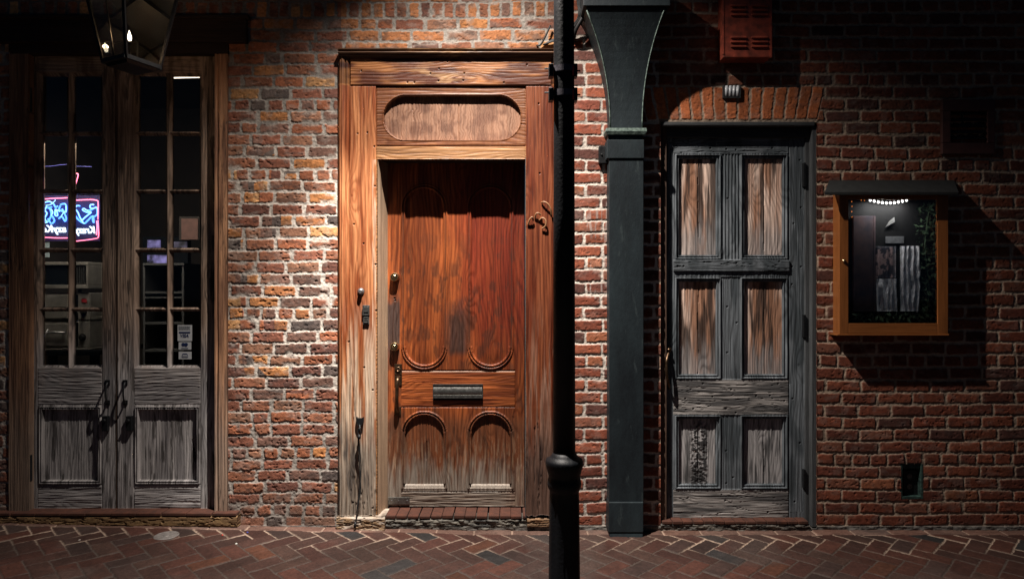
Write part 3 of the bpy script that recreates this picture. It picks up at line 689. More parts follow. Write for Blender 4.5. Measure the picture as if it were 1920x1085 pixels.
# ------------------------------------------------------------------ right (grey) doorway
GD = root('plank_doorway', W(1385, 990, 0), 'weathered grey door with six brown streaked sunken panels under a brick arch', 'doorway')
RG = 0.050
def grey_fn(X, Y):
    H = np.full(X.shape, .0); ID = np.full(X.shape, 1)
    # leaf x 1254..1480, hanging stile 1480..1508
    stile = (X > 1480) & (X < 1508)
    H -= (np.abs(X - 1479.5) < .9) * .004 + (np.abs(X - 1262) < .6) * .003
    centre = (X > 1352) & (X < 1389)
    flutes = np.zeros_like(X)
    for k, (ya, yb) in enumerate(((288, 487), (519, 711), (777, 917))):
        H = np.where(centre & (Y > ya) & (Y < yb), -.004 + .0022 * np.sin((X - 1352) * 1.05) * (k == 0), H)
        for j, (xa, xb) in enumerate(((1265, 1353), (1388, 1478))):
            cx = (xa + xb) / 2; cy = (ya + yb) / 2
            d = np.maximum(np.abs(X - cx) - (xb - xa) / 2, np.abs(Y - cy) - (yb - ya) / 2)
            prof = np.where(d > -2, -.002, np.where(d > -4, .004, np.where(d > -9, -.006 + .002 * np.sin(d * 1.5), -.020)))
            H = np.where(d < 0, prof, H); pan = d < -9; ID = np.where(pan, 10 + k * 2 + j, ID)
            H -= pan * (np.abs(X - cx - 2 + (vn(Y / 60, Y * 0, k + j) - .5) * 2) < .7) * .006
    rail = ((Y < 288) | ((Y > 487) & (Y < 509)) | ((Y > 711) & (Y < 777)) | (Y > 917)) & (X > 1262) & (X < 1479.5)
    H = np.where(rail & (Y > 487) & (Y < 509), .010, H)
    ID = np.where(rail & (ID == 1), np.where(Y < 400, 2, np.where(Y < 600, 4, np.where(Y < 800, 5, 6))), ID); ID = np.where(stile, 3, ID)
    H += np.where(rail, (fbm(X / 60, Y / 2.0, 3, 3) - .5) * .0032, (fbm(X / 2.0, Y / 90, 4, 3) - .5) * .0040)
    cr = (1 - sst(0, .016, np.abs(fbm(X / 110, Y / 5, 61, 3) - .5))) * rail; H -= cr * .004
    pan = (ID >= 10)
    n = fbm(X / 18, Y / 150, 7, 4); n2 = fbm(X / 6, Y / 110, 8, 3)
    C = mixc(full((.075, .090, .102), X), (.165, .185, .205), sst(.35, .65, fbm(X / 20, Y / 60, 9, 4)))
    Cr = mixc(full((.11, .105, .105), X), (.42, .39, .37), sst(.38, .66, fbm(X / 60, Y / 6, 12, 4))); mr = rail & (Y > 700); C = np.where(mr[..., None], Cr, C)
    P = mixc(full((.42, .22, .14), X), (.90, .66, .54), sst(.38, .60, n)); P = mixc(P, (.40, .19, .11), sst(.55, .68, n2) * .5)
    P = mixc(P, (.055, .035, .028), sst(.54, .66, fbm(X / 9, Y / 130, 14, 4)) * .9)
    g = np.where(Y > 770, 1.0, sst(90, 165, np.where(Y < 500, Y - 300, Y - 530) + (fbm(X / 5, Y / 30, 17) - .5) * 90) * .65)
    P = mixc(P, np.array([.40, .38, .38]) * 1, g); P = mixc(P, (.06, .06, .062), sst(.55, .68, fbm(X / 5, Y / 60, 21, 4)) * (Y > 770) * .8)
    C = np.where(pan[..., None], P * (.7 + .6 * fbm(X / 2.5, Y / 40, 23, 3)[..., None]), C)
    fg = np.where(rail, figure(X, Y, 450, 6, 8, .5, True), figure(X + 200 * (X > 1370) + 111 * np.floor(Y / 240), Y, 460, 6.5, 8, .5)); C = C * (1 - .50 * fg[..., None]); H -= fg * .0010
    peel = sst(.47, .55, fbm(X / 4, Y / 3.4, 24, 3)) * (1 - sst(10, 20, np.abs(X - 1312))) * sst(785, 800, Y) * (Y < 912); H += peel * .003
    C = mixc(C, (.02, .02, .022), peel * .9); dkp = (1 - sst(6, 34, np.hypot((X - 1306) * 1.1, (Y - 893)))) * (Y > 850) * pan; C = mixc(C, (.02, .02, .02), dkp * .8)
    C = mixc(C, (.30, .29, .28), ((np.abs(Y - 918.5) < 1.2) | (np.abs(Y - 712.5) < 1.2)) * rail * .6)
    pts = [(1268, 273), (1291, 264), (1332, 278), (1370, 266), (1362, 280), (1380, 281), (1448, 278), (1258, 268), (1258, 280), (1500, 300), (1488, 419), (1502, 389), (1485, 500), (1485, 533), (1502, 500), (1365, 372), (1370, 520), (1364, 575), (1382, 605), (1364, 661), (1270, 499), (1320, 491), (1380, 493), (1460, 490), (1281, 499), (1318, 719), (1371, 730), (1336, 743), (1285, 747), (1300, 766), (1418, 742), (1444, 741), (1471, 751), (1459, 719), (1362, 766), (1380, 773), (1362, 845), (1362, 906), (1500, 830), (1486, 747), (1490, 940), (1290, 933), (1360, 938), (1440, 960), (1375, 895), (1258, 400), (1258, 845), (1258, 930)]
    hh, hc = holes(X, Y, pts, 1.5); H += hh; C = mixc(C, (.012, .012, .014), np.clip(hc + cr * .7, 0, 1))
    return H, C, ID
gleaf = relief(1251, 1509, 258, 974, 1.0, grey_fn, {1: ('door_leaf', M['plank_v'], GD)}, GD, RG, .04)[1]
gp = {2: ('rail', M['plank_h'], gleaf), 4: ('rail', M['plank_h'], gleaf), 5: ('rail', M['plank_h'], gleaf), 6: ('rail', M['plank_h'], gleaf), 3: ('stile', M['plank_v'], gleaf)}
for k in range(6): gp[10 + k] = ('panel', M['panel_v'], gleaf)
relief(1251, 1509, 258, 974, 1.0, grey_fn, gp, GD, RG, .04)
mb = MB(); mb.pbox(1236, 1531, 236, 258, .030, .12); mb.build('header_board', M['dark_h'], GD, bevel=.003)
mb = MB(); mb.pbox(1240, 1529, 228, 236, -.010, .06); mb.build('drip_cap', M['dark_h'], GD, bevel=.006)
mb = MB(); mb.pbox(1510, 1523, 258, 985, RG - .012, .14); a = W(1530.5, 0, 0).x; mb.box((a - .022, .004, W(0, 988).z), (a + .03, .14, W(0, 237).z)); mb.build('jamb', M['grey_v'], GD, bevel=.002)
mb = MB(); mb.pbox(1232, 1250, 236, 985, .02, .14); mb.build('jamb', M['brown_v'], GD, bevel=.002)
for (a, b) in ((305, 350), (590, 632), (880, 915)): mb = MB(); mb.pbox(1507, 1511, a, b, RG - .022, RG); mb.build('hinge', M['iron'], GD, bevel=.001)
mb = MB(); c = W(1253, 655, RG - .004); mb.lathe(c, (0, -1, 0), [(0, .018), (.004, .018), (.006, .008), (.02, .008)], 16)
mb.tube(smooth_path([W(1254, 660, RG - .01), W(1250, 676, RG - .045), W(1250, 700, RG - .05), W(1254, 722, RG - .03), W(1254, 728, RG)], 5), .008, 8)
mb.build('pull_handle', M['bronze'], gleaf, smooth=True)
mb = MB()
for i in range(14):
    x0 = 1241 + i * 19.6; a = W(x0, 0, 0).x; b = W(min(x0 + 18.4, 1514), 0, 0).x
    if x0 < 1512: mb.box((a, -.012 + random.uniform(-.003, .003), W(0, 981).z), (b, .10, W(0, 975.5).z + random.uniform(-.002, .002)))
mb.build('sill', M['sillbrick'], GD, bevel=.003)
rough_slab('sill_bed', 1238, 1517, 980, 999, .010, (.15, .135, .115), (.07, .065, .06), 310, GD, .010, 0, .09)

# light fitting let into the arch
LF = root('recessed_light', W(1372, 172, 0), 'small ribbed silver light fitting set into the brick arch over the grey door', 'light fixture')
mb = MB(); mb.pbox(1355.5, 1389, 159.5, 161.8, -.018, .03); mb.pbox(1355.5, 1389, 181.5, 183.5, -.018, .03); mb.pbox(1355.5, 1358, 161.8, 181.5, -.018, .03); mb.pbox(1386.5, 1389, 161.8, 181.5, -.018, .03); mb.build('housing', M['slot'], LF)
mb = MB()
for i in range(4): x = 1358.5 + i * 7; mb.lathe(W(x + 3.5, 180.5, -.012), (0, 0, 1), [(0, .0095), (.057, .0095)], 12)
mb.build('ribbed_lens', simple('frosted_glass', (.5, .52, .55), .2, .0, .2), LF, smooth=True)

# ------------------------------------------------------------------ left glazed double doors
LD = root('glazed_doorway', W(222, 975, 0), 'bare grey brown pair of glazed doors in a timber frame beneath a dark beam', 'doorway')
BL = .030
PX = {0: ((75, 123), (134, 187)), 1: ((256, 308.5), (319, 372))}
PY = ((140, 245), (252, 354), (361, 464), (472, 576), (583, 685))
def leaf2_fn(side):
    def fn(X, Y):
        H = np.zeros_like(X); ID = np.full(X.shape, 1); (a0, a1), (b0, b1) = PX[side]
        sx0, sx1 = (a0 - 2, b1 + 1)
        glz = (X > a0 - 5) & (X < b1 + 5) & (Y > 135) & (Y < 690)
        H = np.where(glz, -.012, H)
        d_all = np.full(X.shape, 99.0)
        for (xa, xb) in PX[side]:
            for (ya, yb) in PY:
                d = np.maximum(np.abs(X - (xa + xb) / 2) - (xb - xa) / 2, np.abs(Y - (ya + yb) / 2) - (yb - ya) / 2); d_all = np.minimum(d_all, d)
        H = np.where(glz, -.022 + np.clip(d_all, 0, 5) * .0042, H)
        ID = np.where(d_all < 0, -1, ID)
        # lower panel
        pa, pb = (73, 190) if side == 0 else (253, 375)
        d = np.maximum(np.abs(X - (pa + pb) / 2) - (pb - pa) / 2, np.abs(Y - 834) - 73)
        prof = np.where(d > -2.2, .006, np.where(d > -4, -.002, np.where(d > -7, .004, -.016)))
        H = np.where(d < 0, prof, H); ID = np.where(d < -7, 5, ID)
        rail = ((Y > 688) & (Y < 758) | (Y > 908) | (Y < 137)) & (X > a0 - 4) & (X < b1 + 4); ID = np.where(rail & (ID == 1), np.where(Y < 400, 2, np.where(Y < 800, 3, 4)), ID)
        H -= ((np.abs(Y - 688) < .7) | (np.abs(Y - 758) < .7) | (np.abs(Y - 908) < .7)) * ((X > a0 - 4) & (X < b1 + 4)) * .003
        H -= ((np.abs(X - (a0 - 4)) < .6) | (np.abs(X - (b1 + 4)) < .6)) * (Y > 690) * .003
        H += np.where(rail, (fbm(X / 50, Y / 2, 3 + side, 3) - .5) * .006, (fbm(X / 2, Y / 80, 6 + side, 3) - .5) * .0035)
        n = fbm(X / 14, Y / 90, 8 + side, 4); nr = fbm(X / 70, Y / 5, 9 + side, 4)
        C = mixc(full((.21, .14, .10), X), (.40, .28, .205), sst(.35, .65, n))
        G = mixc(full((.24, .222, .222), X), (.44, .41, .40), sst(.35, .65, np.where(rail, nr, n)))
        C = mixc(C, G, sst(560, 740, Y + (fbm(X / 10, Y / 60, 10) - .5) * 80))
        C = mixc(C, (.03, .024, .02), sst(.60, .70, fbm(X / 5, Y / 45, 14 + side, 4)) * .7 * (~rail))
        fg = np.where(rail, figure(X, Y, 470 + side, 6, 8, .5, True), figure(X, Y, 480 + side, 6, 7, .4)); C = C * (1 - .42 * fg[..., None]); H -= fg * .0010
        if side == 0: C = C * .85
        if side == 1:
            cr = np.maximum(0, 1 - np.abs(X - (358 + (Y - 826) * .16)) / (1.6 * np.clip((Y - 822) / 20, .2, 1) * np.clip((898 - Y) / 40, .2, 1))) * ((Y > 824) & (Y < 892)); H -= (cr > 0) * .014; C = mixc(C, (.008, .007, .006), np.clip(cr * 2, 0, 1))
            gap = (X > 396) & (X < 401 + (Y > 580) * 0) & (Y > 510) & (Y < 565); H -= gap * .008
        return H, C, ID
    return fn
def pull(px, leafobj):
    mb = MB(); c = W(px, 0, BL).x
    mb.pbox(px - 4.5, px + 4.5, 712, 722, BL - .005, BL + .003); mb.pbox(px - 4.5, px + 4.5, 750, 759, BL - .005, BL + .003)
    mb.tube(smooth_path([W(px, 717, BL - .003), W(px, 718, BL - .030), W(px - 2, 724, BL - .042), W(px - 3, 736, BL - .046), W(px - 2, 748, BL - .040), W(px, 754, BL - .022), W(px, 755, BL - .003)], 6), .0052, 8)
    mb.build('pull_handle', M['iron'], leafobj, bevel=.001)
for side, (xa, xb, hx, lx) in enumerate(((58, 216, 201, 196), (221, 403, 234, 241))):
    fn = leaf2_fn(side)
    lf = relief(xa, xb, 103, 952, 1.0, fn, {1: ('door_leaf', M['plank_v'], LD)}, LD, BL, .035)[1]
    relief(xa, xb, 103, 952, 1.0, fn, {2: ('rail', M['plank_h'], lf), 3: ('rail', M['plank_h'], lf), 4: ('rail', M['plank_h'], lf), 5: ('panel', M['plank_v'], lf)}, LD, BL, .035)
    for (pa, pb) in PX[side]:
        for (ya, yb) in PY:
            mb = MB(); mb.pbox(pa - 2, pb + 2, ya - 2, yb + 2, BL + .026, BL + .029); mb.build('window_pane', M['glass'], lf)
    pull(hx, lf)
    mb = MB(); mb.pbox(lx - 5.5, lx + 5.5, 780, 808, BL - .020, BL + .003); mb.lathe(W(lx, 788, BL - .02), (0, -1, 0), [(0, .010), (.012, .009), (.012, 0)], 14); mb.build('lock_case', M['iron'], lf, bevel=.002)
mb = MB(); mb.pbox(214, 223, 103, 952, BL + .006, BL + .05); mb.build('meeting_strip', M['brown_v'], LD)
def frame_fn(X, Y):
    H = .012 + (fbm(X / 2.2, Y / 80, 31, 3) - .5) * .004; ID = np.zeros(X.shape, int)
    H = np.where((X > 408) & (X < 411), H - .006, H)
    C = mixc(full((.24, .115, .065), X), (.46, .235, .125), sst(.35, .65, fbm(X / 8, Y / 90, 33, 4)))
    C = mixc(C, (.30, .22, .17), sst(660, 860, Y + (fbm(X / 6, Y / 60, 34) - .5) * 90) * .8); C = mixc(C, (.03, .02, .016), cracks(X, Y, 37, 3, 90) * .8)
    return H, C, ID
relief(404.5, 428.5, 99, 957, 1.0, frame_fn, {0: ('jamb', M['plank_v'], LD)}, LD, 0, .05)
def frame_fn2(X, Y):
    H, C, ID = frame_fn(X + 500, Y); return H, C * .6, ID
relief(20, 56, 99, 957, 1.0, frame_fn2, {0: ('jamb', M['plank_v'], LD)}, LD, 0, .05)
for (a, b) in ((160, 205), (505, 560), (850, 890)): mb = MB(); mb.tube([W(404, a, .010), W(404, b, .010)], .009, 10); mb.pbox(400, 407, a + 2, b - 2, .008, .03); mb.build('hinge', M['iron'], LD)
for (a, b) in ((165, 210), (852, 900)): mb = MB(); mb.tube([W(57, a, .008), W(57, b, .008)], .009, 10); mb.build('hinge', M['iron'], LD)
mb = MB(); mb.pbox(18, 428, 80, 101, -.014, .05); mb.build('head_board', M['brown_h'], LD, bevel=.003)
mb = MB(); mb.pbox(-120, 461, 34, 79, -.035, .05); mb.pbox(-120, 465, 27, 34, -.050, .05); mb.build('lintel', M['brown_h'], LD, bevel=.004)
rough_slab('sill', -60, 452, 961, 981, .050, (.17, .10, .05), (.24, .15, .07), 320, LD, .0018, 0, .10)
mb = MB()
for i in range(11):
    a = W(-60 + i * 46.5 + random.uniform(-1, 1), 0).x; b = W(-60 + (i + 1) * 46.5 - 1.5, 0).x; mb.box((a, -.052 + random.uniform(-.002, .002), W(0, 960.8).z), (b, .06, W(0, 955.5).z + random.uniform(-.001, .001)))
mb.build('sill_tile', M['sillbrick'], LD, bevel=.003)

# payment stickers on the inside of the lowest right pane (lettering dark blue on off-white)
def text_obj(body, size, cx, cz, y, mat, name, parent=None, loc=None, mirror=False, shear=0.0, offset=0.0, extrude=.0006, width=None):
    cu = bpy.data.curves.new(name + '_txt', 'FONT'); cu.body = body; cu.size = size; cu.extrude = extrude; cu.offset = offset; cu.shear = shear
    cu.align_x = 'CENTER'; cu.align_y = 'CENTER'
    to = bpy.data.objects.new('tmp', cu); col.objects.link(to)
    bpy.context.view_layer.update(); dg = bpy.context.evaluated_depsgraph_get()
    me = bpy.data.meshes.new_from_object(to.evaluated_get(dg)); vs = [v.co.copy() for v in me.vertices]; fs = [tuple(p.vertices) for p in me.polygons]
    bpy.data.objects.remove(to); bpy.data.meshes.remove(me)
    w = max(v.x for v in vs) - min(v.x for v in vs); k = (width / w) if width else 1; mx = (max(v.x for v in vs) + min(v.x for v in vs)) / 2; mz = (max(v.y for v in vs) + min(v.y for v in vs)) / 2
    V = [Vector((cx + (v.x - mx) * k * (-1 if mirror else 1), y - v.z, cz + (v.y - mz))) for v in vs]
    if mirror: fs = [tuple(reversed(f)) for f in fs]
    return V, fs
paper = simple('sticker_paper', (.46, .47, .48), .5, 0, .12, 60, .05); ink = simple('sticker_ink', (.012, .022, .075), .4, 0, .1, 60, .05); grey = simple('sticker_grey', (.16, .17, .19), .5)
SY = BL + .024
def sticker(px0, px1, py0, py1, label, deco):
    st = root('sticker', W((px0 + px1) / 2, py1, SY), label, 'sticker', 'payment stickers on the glass')
    mb = MB(); mb.pbox(px0, px1, py0, py1, SY, SY + .001); mb.build('backing', paper, st)
    deco(st)
def d1(st):
    mb = MB(); mb.pbox(335.5, 356.5, 621.6, 624.4, SY - .0012, SY - .0002)
    V, F = text_obj('VISA', .026, W(346, 0, SY).x, W(0, 629.2, SY).z, SY - .0004, ink, 'x', shear=.3, offset=.0008, width=.046); mb.add(V, F); mb.build('lettering', ink, st)
    mb = MB()
    for i in range(3):
        x = 335
        while x < 355: w = random.uniform(2, 5); mb.pbox(x, min(x + w, 356.5), 611.2 + i * 2.6, 612.7 + i * 2.6, SY - .0010, SY - .0002); x += w + .9
    mb.build('small_print', grey, st)
def d2(st):
    mb = MB()
    for cx in (343.6, 349): mb.lathe(W(cx, 645.6, SY - .0002), (0, -1, 0), [(0, .0105), (.0008 + (cx > 345) * .0006, .0105), (.0008 + (cx > 345) * .0006, 0)], 24)
    mb.pbox(340, 352.5, 652, 653.2, SY - .0010, SY - .0002); mb.build('emblem', ink, st)
def d3(st):
    mb = MB(); v = [(340.5, 669), (341.5, 664), (343, 662.3), (350, 662.3), (351.5, 664), (352.8, 669), (352, 670), (341.2, 670)]
    mb.rings([[W(a, b, SY - .0002) for a, b in v], [W(a, b, SY - .0002) + Vector((0, -.0008, 0)) for a, b in v]]); mb.build('emblem', ink, st)
    mb = MB(); mb.pbox(342.5, 350.5, 664.6, 666, SY - .0014, SY - .0009); mb.pbox(341.8, 351.8, 667.2, 668.5, SY - .0014, SY - .0009); mb.build('lettering', paper, st)
sticker(333, 360, 609, 639, 'topmost and largest pale card sticker on the door glass, reading VISA', d1)
sticker(335, 358.5, 641, 655, 'middle pale sticker on the door glass with two overlapping dark discs', d2)
sticker(335, 359, 659, 673, 'lowest pale sticker on the door glass with a dark blue rounded badge', d3)

# ------------------------------------------------------------------ the room behind the glazed doors
dk = simple('dark_plaster', (.045, .035, .03), .8, 0, .4, 8); dfl = simple('dark_floor', (.03, .025, .022), .5, 0, .4, 8)
mb = MB(); x0, x1, z0, z1, ya, yb = -3.6, -1.35, -1.27, 1.75, .13, 2.6
mb.add([(x0, yb, z0), (x1, yb, z0), (x1, yb, z1), (x0, yb, z1)], [(0, 1, 2, 3)]); mb.add([(x0, ya, z0), (x0, yb, z0), (x0, yb, z1), (x0, ya, z1)], [(0, 1, 2, 3)]); mb.add([(x1, ya, z0), (x1, yb, z0), (x1, yb, z1), (x1, ya, z1)], [(0, 3, 2, 1)])
mb.add([(x0, ya, z1), (x1, ya, z1), (x1, yb, z1), (x0, yb, z1)], [(0, 1, 2, 3)])
for (a, b) in ((x0, W(16, 0).x), (W(428, 0).x, x1)): mb.add([(a, ya, z0), (b, ya, z0), (b, ya, z1), (a, ya, z1)], [(0, 3, 2, 1)])
tag(mb.build('room_walls', dk, None, (-2.4, 1.3, z0)), kind='structure')
mb = MB(); mb.add([(x0, .02, z0), (x1, .02, z0), (x1, yb, z0), (x0, yb, z0)], [(0, 1, 2, 3)]); tag(mb.build('room_floor', dfl, None, (-2.4, 1.3, z0)), kind='structure')
met = simple('brushed_metal', (.30, .28, .25), .45, .2, .35, 20, .2, stretch=(1, 1, 1)); drk = simple('dark_glass', (.01, .012, .015), .15)
IY = .62
OV = root('oven', W(110, 662, IY), 'grey two door pizza oven with knobs standing behind the left glazed door', 'oven')
mb = MB(); mb.pbox(40, 169, 549, 600, IY, IY + .5); mb.pbox(40, 168, 602, 651, IY, IY + .5); mb.pbox(38, 165, 653, 656, IY - .02, IY + .5); mb.build('body', met, OV, bevel=.004)
mb = MB(); mb.pbox(40, 136, 553, 576, IY - .012, IY); mb.build('door', met, OV, bevel=.003); mb = MB(); mb.pbox(40, 136, 579, 597, IY - .012, IY); mb.build('door', met, OV, bevel=.003)
mb = MB(); mb.pbox(40, 136, 606, 648, IY - .012, IY); mb.build('door', met, OV, bevel=.003)
mb = MB(); mb.tube([W(60, 623, IY - .03), W(122, 623, IY - .03)], .006); mb.tube([W(118, 623, IY - .03), W(118, 623, IY - .01)], .005); mb.tube([W(90, 617, IY - .03), W(79, 636, IY - .05)], .005); mb.build('handle', M['steel'], OV, smooth=True)
mb = MB(); mb.pbox(141, 146, 552, 597, IY - .003, IY + .001); mb.build('vent_slot', drk, OV); mb = MB(); mb.pbox(141, 146, 604, 649, IY - .003, IY + .001); mb.build('vent_slot', drk, OV)
for (a, b, r) in ((157, 585, .014), (155, 632, .016)):
    mb = MB(); mb.lathe(W(a, b, IY), (0, -1, 0), [(0, r * 1.5), (.003, r * 1.5), (.004, r), (.022, r * .85), (.022, 0)], 18); mb.build('knob', M['black'], OV)
mb = MB(); mb.pbox(153, 162.5, 560.5, 566.5, IY - .003, IY - .001); ob = mb.build('red_badge', simple('red_enamel', (.5, .04, .05), .4), OV)
mb = MB(); mb.lathe(W(157.7, 563.5, IY), (0, -1, 0), [(0, .021), (.0012, .021), (.0012, 0)], 6); mb.build('badge_plate', M['slot'], OV)
MW = root('microwave_oven', W(115, 541, IY), 'pale grey microwave oven with a dark window on top of the pizza oven', 'microwave')
mb = MB(); mb.pbox(45, 165, 491, 497, IY - .02, IY + .38); mb.pbox(45, 165, 534, 541, IY - .02, IY + .38); mb.pbox(45, 76.5, 497, 534, IY - .02, IY + .38); mb.pbox(161, 165, 497, 534, IY - .02, IY + .38); mb.pbox(76.5, 161, 497, 534, IY + .004, IY + .38); mb.build('body', met, MW, bevel=.003)
mb = MB(); mb.pbox(77, 130, 498.5, 533, IY - .006, IY + .003); mb.build('window', drk, MW)
mb = MB()
for i, x in enumerate((136, 139.5, 143.5, 148, 152, 156)): mb.pbox(x, x + 2.2, 500, 532 - (i % 3), IY - .012, IY + .003)
mb.build('control_panel', M['slot'], MW)
for a in (60, 150): mb = MB(); mb.lathe(W(a, 547.5, IY + .02), (0, 0, 1), [(0, .012), (.024, .010)], 10); mb.build('foot', M['black'], MW)
# table under the ovens, shelf unit at right
TB = root('work_table', (W(100, 0, IY).x, IY + .2, z0), 'dark work table carrying the stacked ovens', 'table')
mb = MB(); mb.pbox(10, 180, 657.5, 666, IY - .04, IY + .5); mb.build('table_top', drk, TB)
for (a, b) in ((14, IY), (174, IY), (14, IY + .4), (174, IY + .4)):
    mb = MB(); p = W(a, 0, IY); mb.box((p.x - .02, b, z0), (p.x + .02, b + .04, W(0, 666, IY).z)); mb.build('leg', drk, TB)
SH = root('metal_cabinet', W(310, 700, IY + .3), 'low dark metal cabinet seen through the right glazed door', 'cabinet')
mb = MB(); Y2 = IY + .3; mb.pbox(268, 345, 493, 497, Y2 - .01, Y2 + .4); mb.pbox(268, 272, 497, 690, Y2, Y2 + .4); mb.pbox(341, 345, 497, 690, Y2, Y2 + .4); mb.pbox(272, 341, 546, 550, Y2, Y2 + .4); mb.pbox(272, 341, 556, 559, Y2, Y2 + .4); mb.pbox(272, 341, 604, 608, Y2, Y2 + .4); mb.pbox(272, 341, 655, 659, Y2, Y2 + .4)
mb.build('shelf_frame', simple('grey_shelf', (.09, .09, .09), .5), SH)
mb = MB(); mb.pbox(268, 345, 497, 690, Y2 + .38, Y2 + .4); mb.build('back_panel', drk, SH)
SC = root('wall_screen', W(312, 480, 1.3), 'blurred violet lit screen glowing at the back of the room', 'screen')
mb = MB(); mb.pbox(268, 352, 444, 500, 1.31, 1.36); mb.build('casing', drk, SC)
mb = MB(); mb.pbox(276, 300, 450, 470, 1.300, 1.309); mb.build('display', glow('violet_light', (.42, .34, .75), .42, 14), SC); mb = MB(); mb.pbox(276, 316, 478, 494, 1.300, 1.309); mb.build('display', glow('violet_glow', (.42, .34, .75), .42, 14), SC)
mb = MB(); mb.pbox(318, 350, 453, 470, 1.300, 1.309); mb.build('display', glow('dim_violet_glow', (.35, .28, .42), .2, 12), SC)
PI = root('picture', W(355, 450, 1.2), 'small framed brownish picture on the dark back wall', 'picture')
mb = MB(); mb.pbox(336, 374, 406, 450, 1.22, 1.25); mb.build('frame', dk, PI); mb = MB(); mb.pbox(340, 371, 410, 449, 1.212, 1.219); mb.build('sheet', simple('brown_print', (.22, .11, .09), .7, 0, .4, 20), PI)
PP = root('paper_note', W(82, 480, .9), 'pale blue white sheet of paper hung on the wall above the microwave', 'paper')
mb = MB(); mb.pbox(64, 92, 452, 482, .9, .905); mb.build('sheet', simple('blue_white_paper', (.5, .62, .66), .8), PP); mb = MB(); mb.pbox(64, 92, 451, 453, .893, .899); mb.build('clip', M['steel'], PP)
TL = root('tube_lamp', W(346, 146, .8), 'short bright fluorescent tube glowing near the ceiling of the room', 'lamp')
mb = MB(); mb.tube([W(319, 146.5, .8), W(374, 145, .8)], .0042, 10); mb.build('tube', emis('tube_glow', (1, .8, .6), 3.2), TL); mb = MB(); mb.tube([W(317, 146.5, .8), W(322, 146.3, .8)], .009, 10); mb.build('cap', emis('hot_glow', (1, .95, .9), 5), TL)
rl = bpy.data.lights.new('room_lamp', 'AREA'); rl.energy = 13; rl.size = .5; rl.color = (1, .86, .68); ro = bpy.data.objects.new('room_lamp', rl); col.objects.link(ro); ro.location = (W(150, 0, .3).x, .28, .95); ro.rotation_euler = (math.radians(28), 0, 0)

# neon sign reflected in the panes, built as real tubes behind them
NY = .22
NS = root('neon_reflection', W(130, 455, NY), 'glowing neon sign standing in for a reflection, blue figures over mirrored white letters inside a pink outline', 'neon sign')
pk = emis('pink_neon', (1.0, .16, .26), 4.5); blu = emis('blue_neon', (.10, .30, 1.0), 3.2); cy = emis('pale_neon', (.35, .72, 1.0), 2.2); wh = emis('white_neon', (.75, .9, 1.0), 2.6)
def poly(mb, pts, r=.0032, y=NY, k=4): mb.tube(smooth_path([W(a, b, y) for a, b in pts], k), r, 6)
mb = MB(); mb.pbox(72, 187, 366, 452, NY + .03, NY + .035); mb.build('backboard', simple('dark_blue_board', (.05, .05, .16), .6), NS)
mb = MB()
for pts in ([(60, 373), (85, 373), (100, 372), (126, 371)], [(133, 376), (150, 375), (172, 374.5), (182, 376), (184, 380), (184, 395), (183.5, 411)], [(183.5, 413), (184.5, 428), (185, 440), (183, 446), (174, 448), (160, 450), (134, 453)], [(60, 444), (82, 445), (105, 446), (126, 446)], [(133, 328), (146, 326), (143.5, 340), (140, 352), (142, 354.5)], [(181, 441), (182, 425), (181, 414)]): poly(mb, pts, .0028)
mb.build('outline_tube', pk, NS, smooth=True)
mb = MB()
for pts in ([(176, 384), (170, 384), (169, 389), (174, 391), (181, 389), (182, 402), (174, 408), (175, 417)], [(174, 392), (165, 395), (157, 391), (155, 394), (163, 398), (171, 398), (160, 407), (154, 414), (158, 419), (165, 413), (174, 405), (176, 418)], [(150, 386), (144, 386), (141, 391), (146, 398), (150, 408), (156, 418), (147, 412), (141, 404)], [(136, 389), (137, 400), (136, 410), (136, 419)], [(113, 384), (120, 382), (124, 386), (123, 398), (116, 392)], [(113, 386), (111, 393), (119, 398), (124, 408), (122, 415), (116, 406), (110, 410)], [(78, 382), (78, 396), (80, 408), (76, 418)], [(88, 387), (84, 394), (88, 400), (84, 409), (88, 417), (96, 404), (94, 392), (90, 390), (97, 388)], [(83, 380), (92, 378), (100, 382), (104, 389), (108, 386)], [(98, 405), (102, 414), (96, 419), (90, 410)], [(104, 392), (103, 403), (108, 404), (106, 393)], [(134, 331), (138, 337), (134, 345)]): poly(mb, pts, .0045, NY + .004)
mb.build('figure_tube', blu, NS, smooth=True)
mb = MB()
for pts in ([(176, 384), (170, 384), (169, 389), (174, 391), (181, 389)], [(165, 395), (157, 391), (155, 394), (163, 398), (171, 398), (160, 407), (154, 414), (158, 419)], [(144, 386), (141, 391), (146, 398), (150, 408), (156, 418)], [(84, 379), (92, 377), (99, 380), (104, 375), (96, 383), (86, 385)], [(88, 387), (84, 394), (88, 400), (84, 409), (88, 417), (78, 418)], [(104, 392), (103, 403), (108, 404), (106, 393), (112, 397)], [(135, 395), (139, 403), (136, 404)], [(124, 387), (124, 398)], [(96, 404), (99, 398), (96, 392)], [(123, 398), (119, 399), (114, 407)]): poly(mb, pts, .0024, NY - .002)
mb.build('highlight_tube', cy, NS, smooth=True)
mb = MB(); V, F = text_obj('Krazy', .060, W(159, 0, NY).x, W(0, 433, NY).z, NY - .002, wh, 'x', mirror=True, shear=.15, offset=.0012, width=.125, extrude=.002); mb.add(V, F); mb.build('lettering', wh, NS); mb = MB()
V, F = text_obj('azyKo', .060, W(101, 0, NY).x, W(0, 431, NY).z, NY - .002, wh, 'x', mirror=True, shear=.15, offset=.0012, width=.150, extrude=.002); mb.add(V, F)
mb.build('lettering', wh, NS)
mb = MB(); poly(mb, [(75, 312), (95, 311.5), (112, 309.5), (125, 308)], .0007, NY); poly(mb, [(134, 311), (150, 312), (172, 312.5)], .0007, NY); mb.build('stay_wire', emis('violet_wire', (.12, .12, .5), .5), NS)

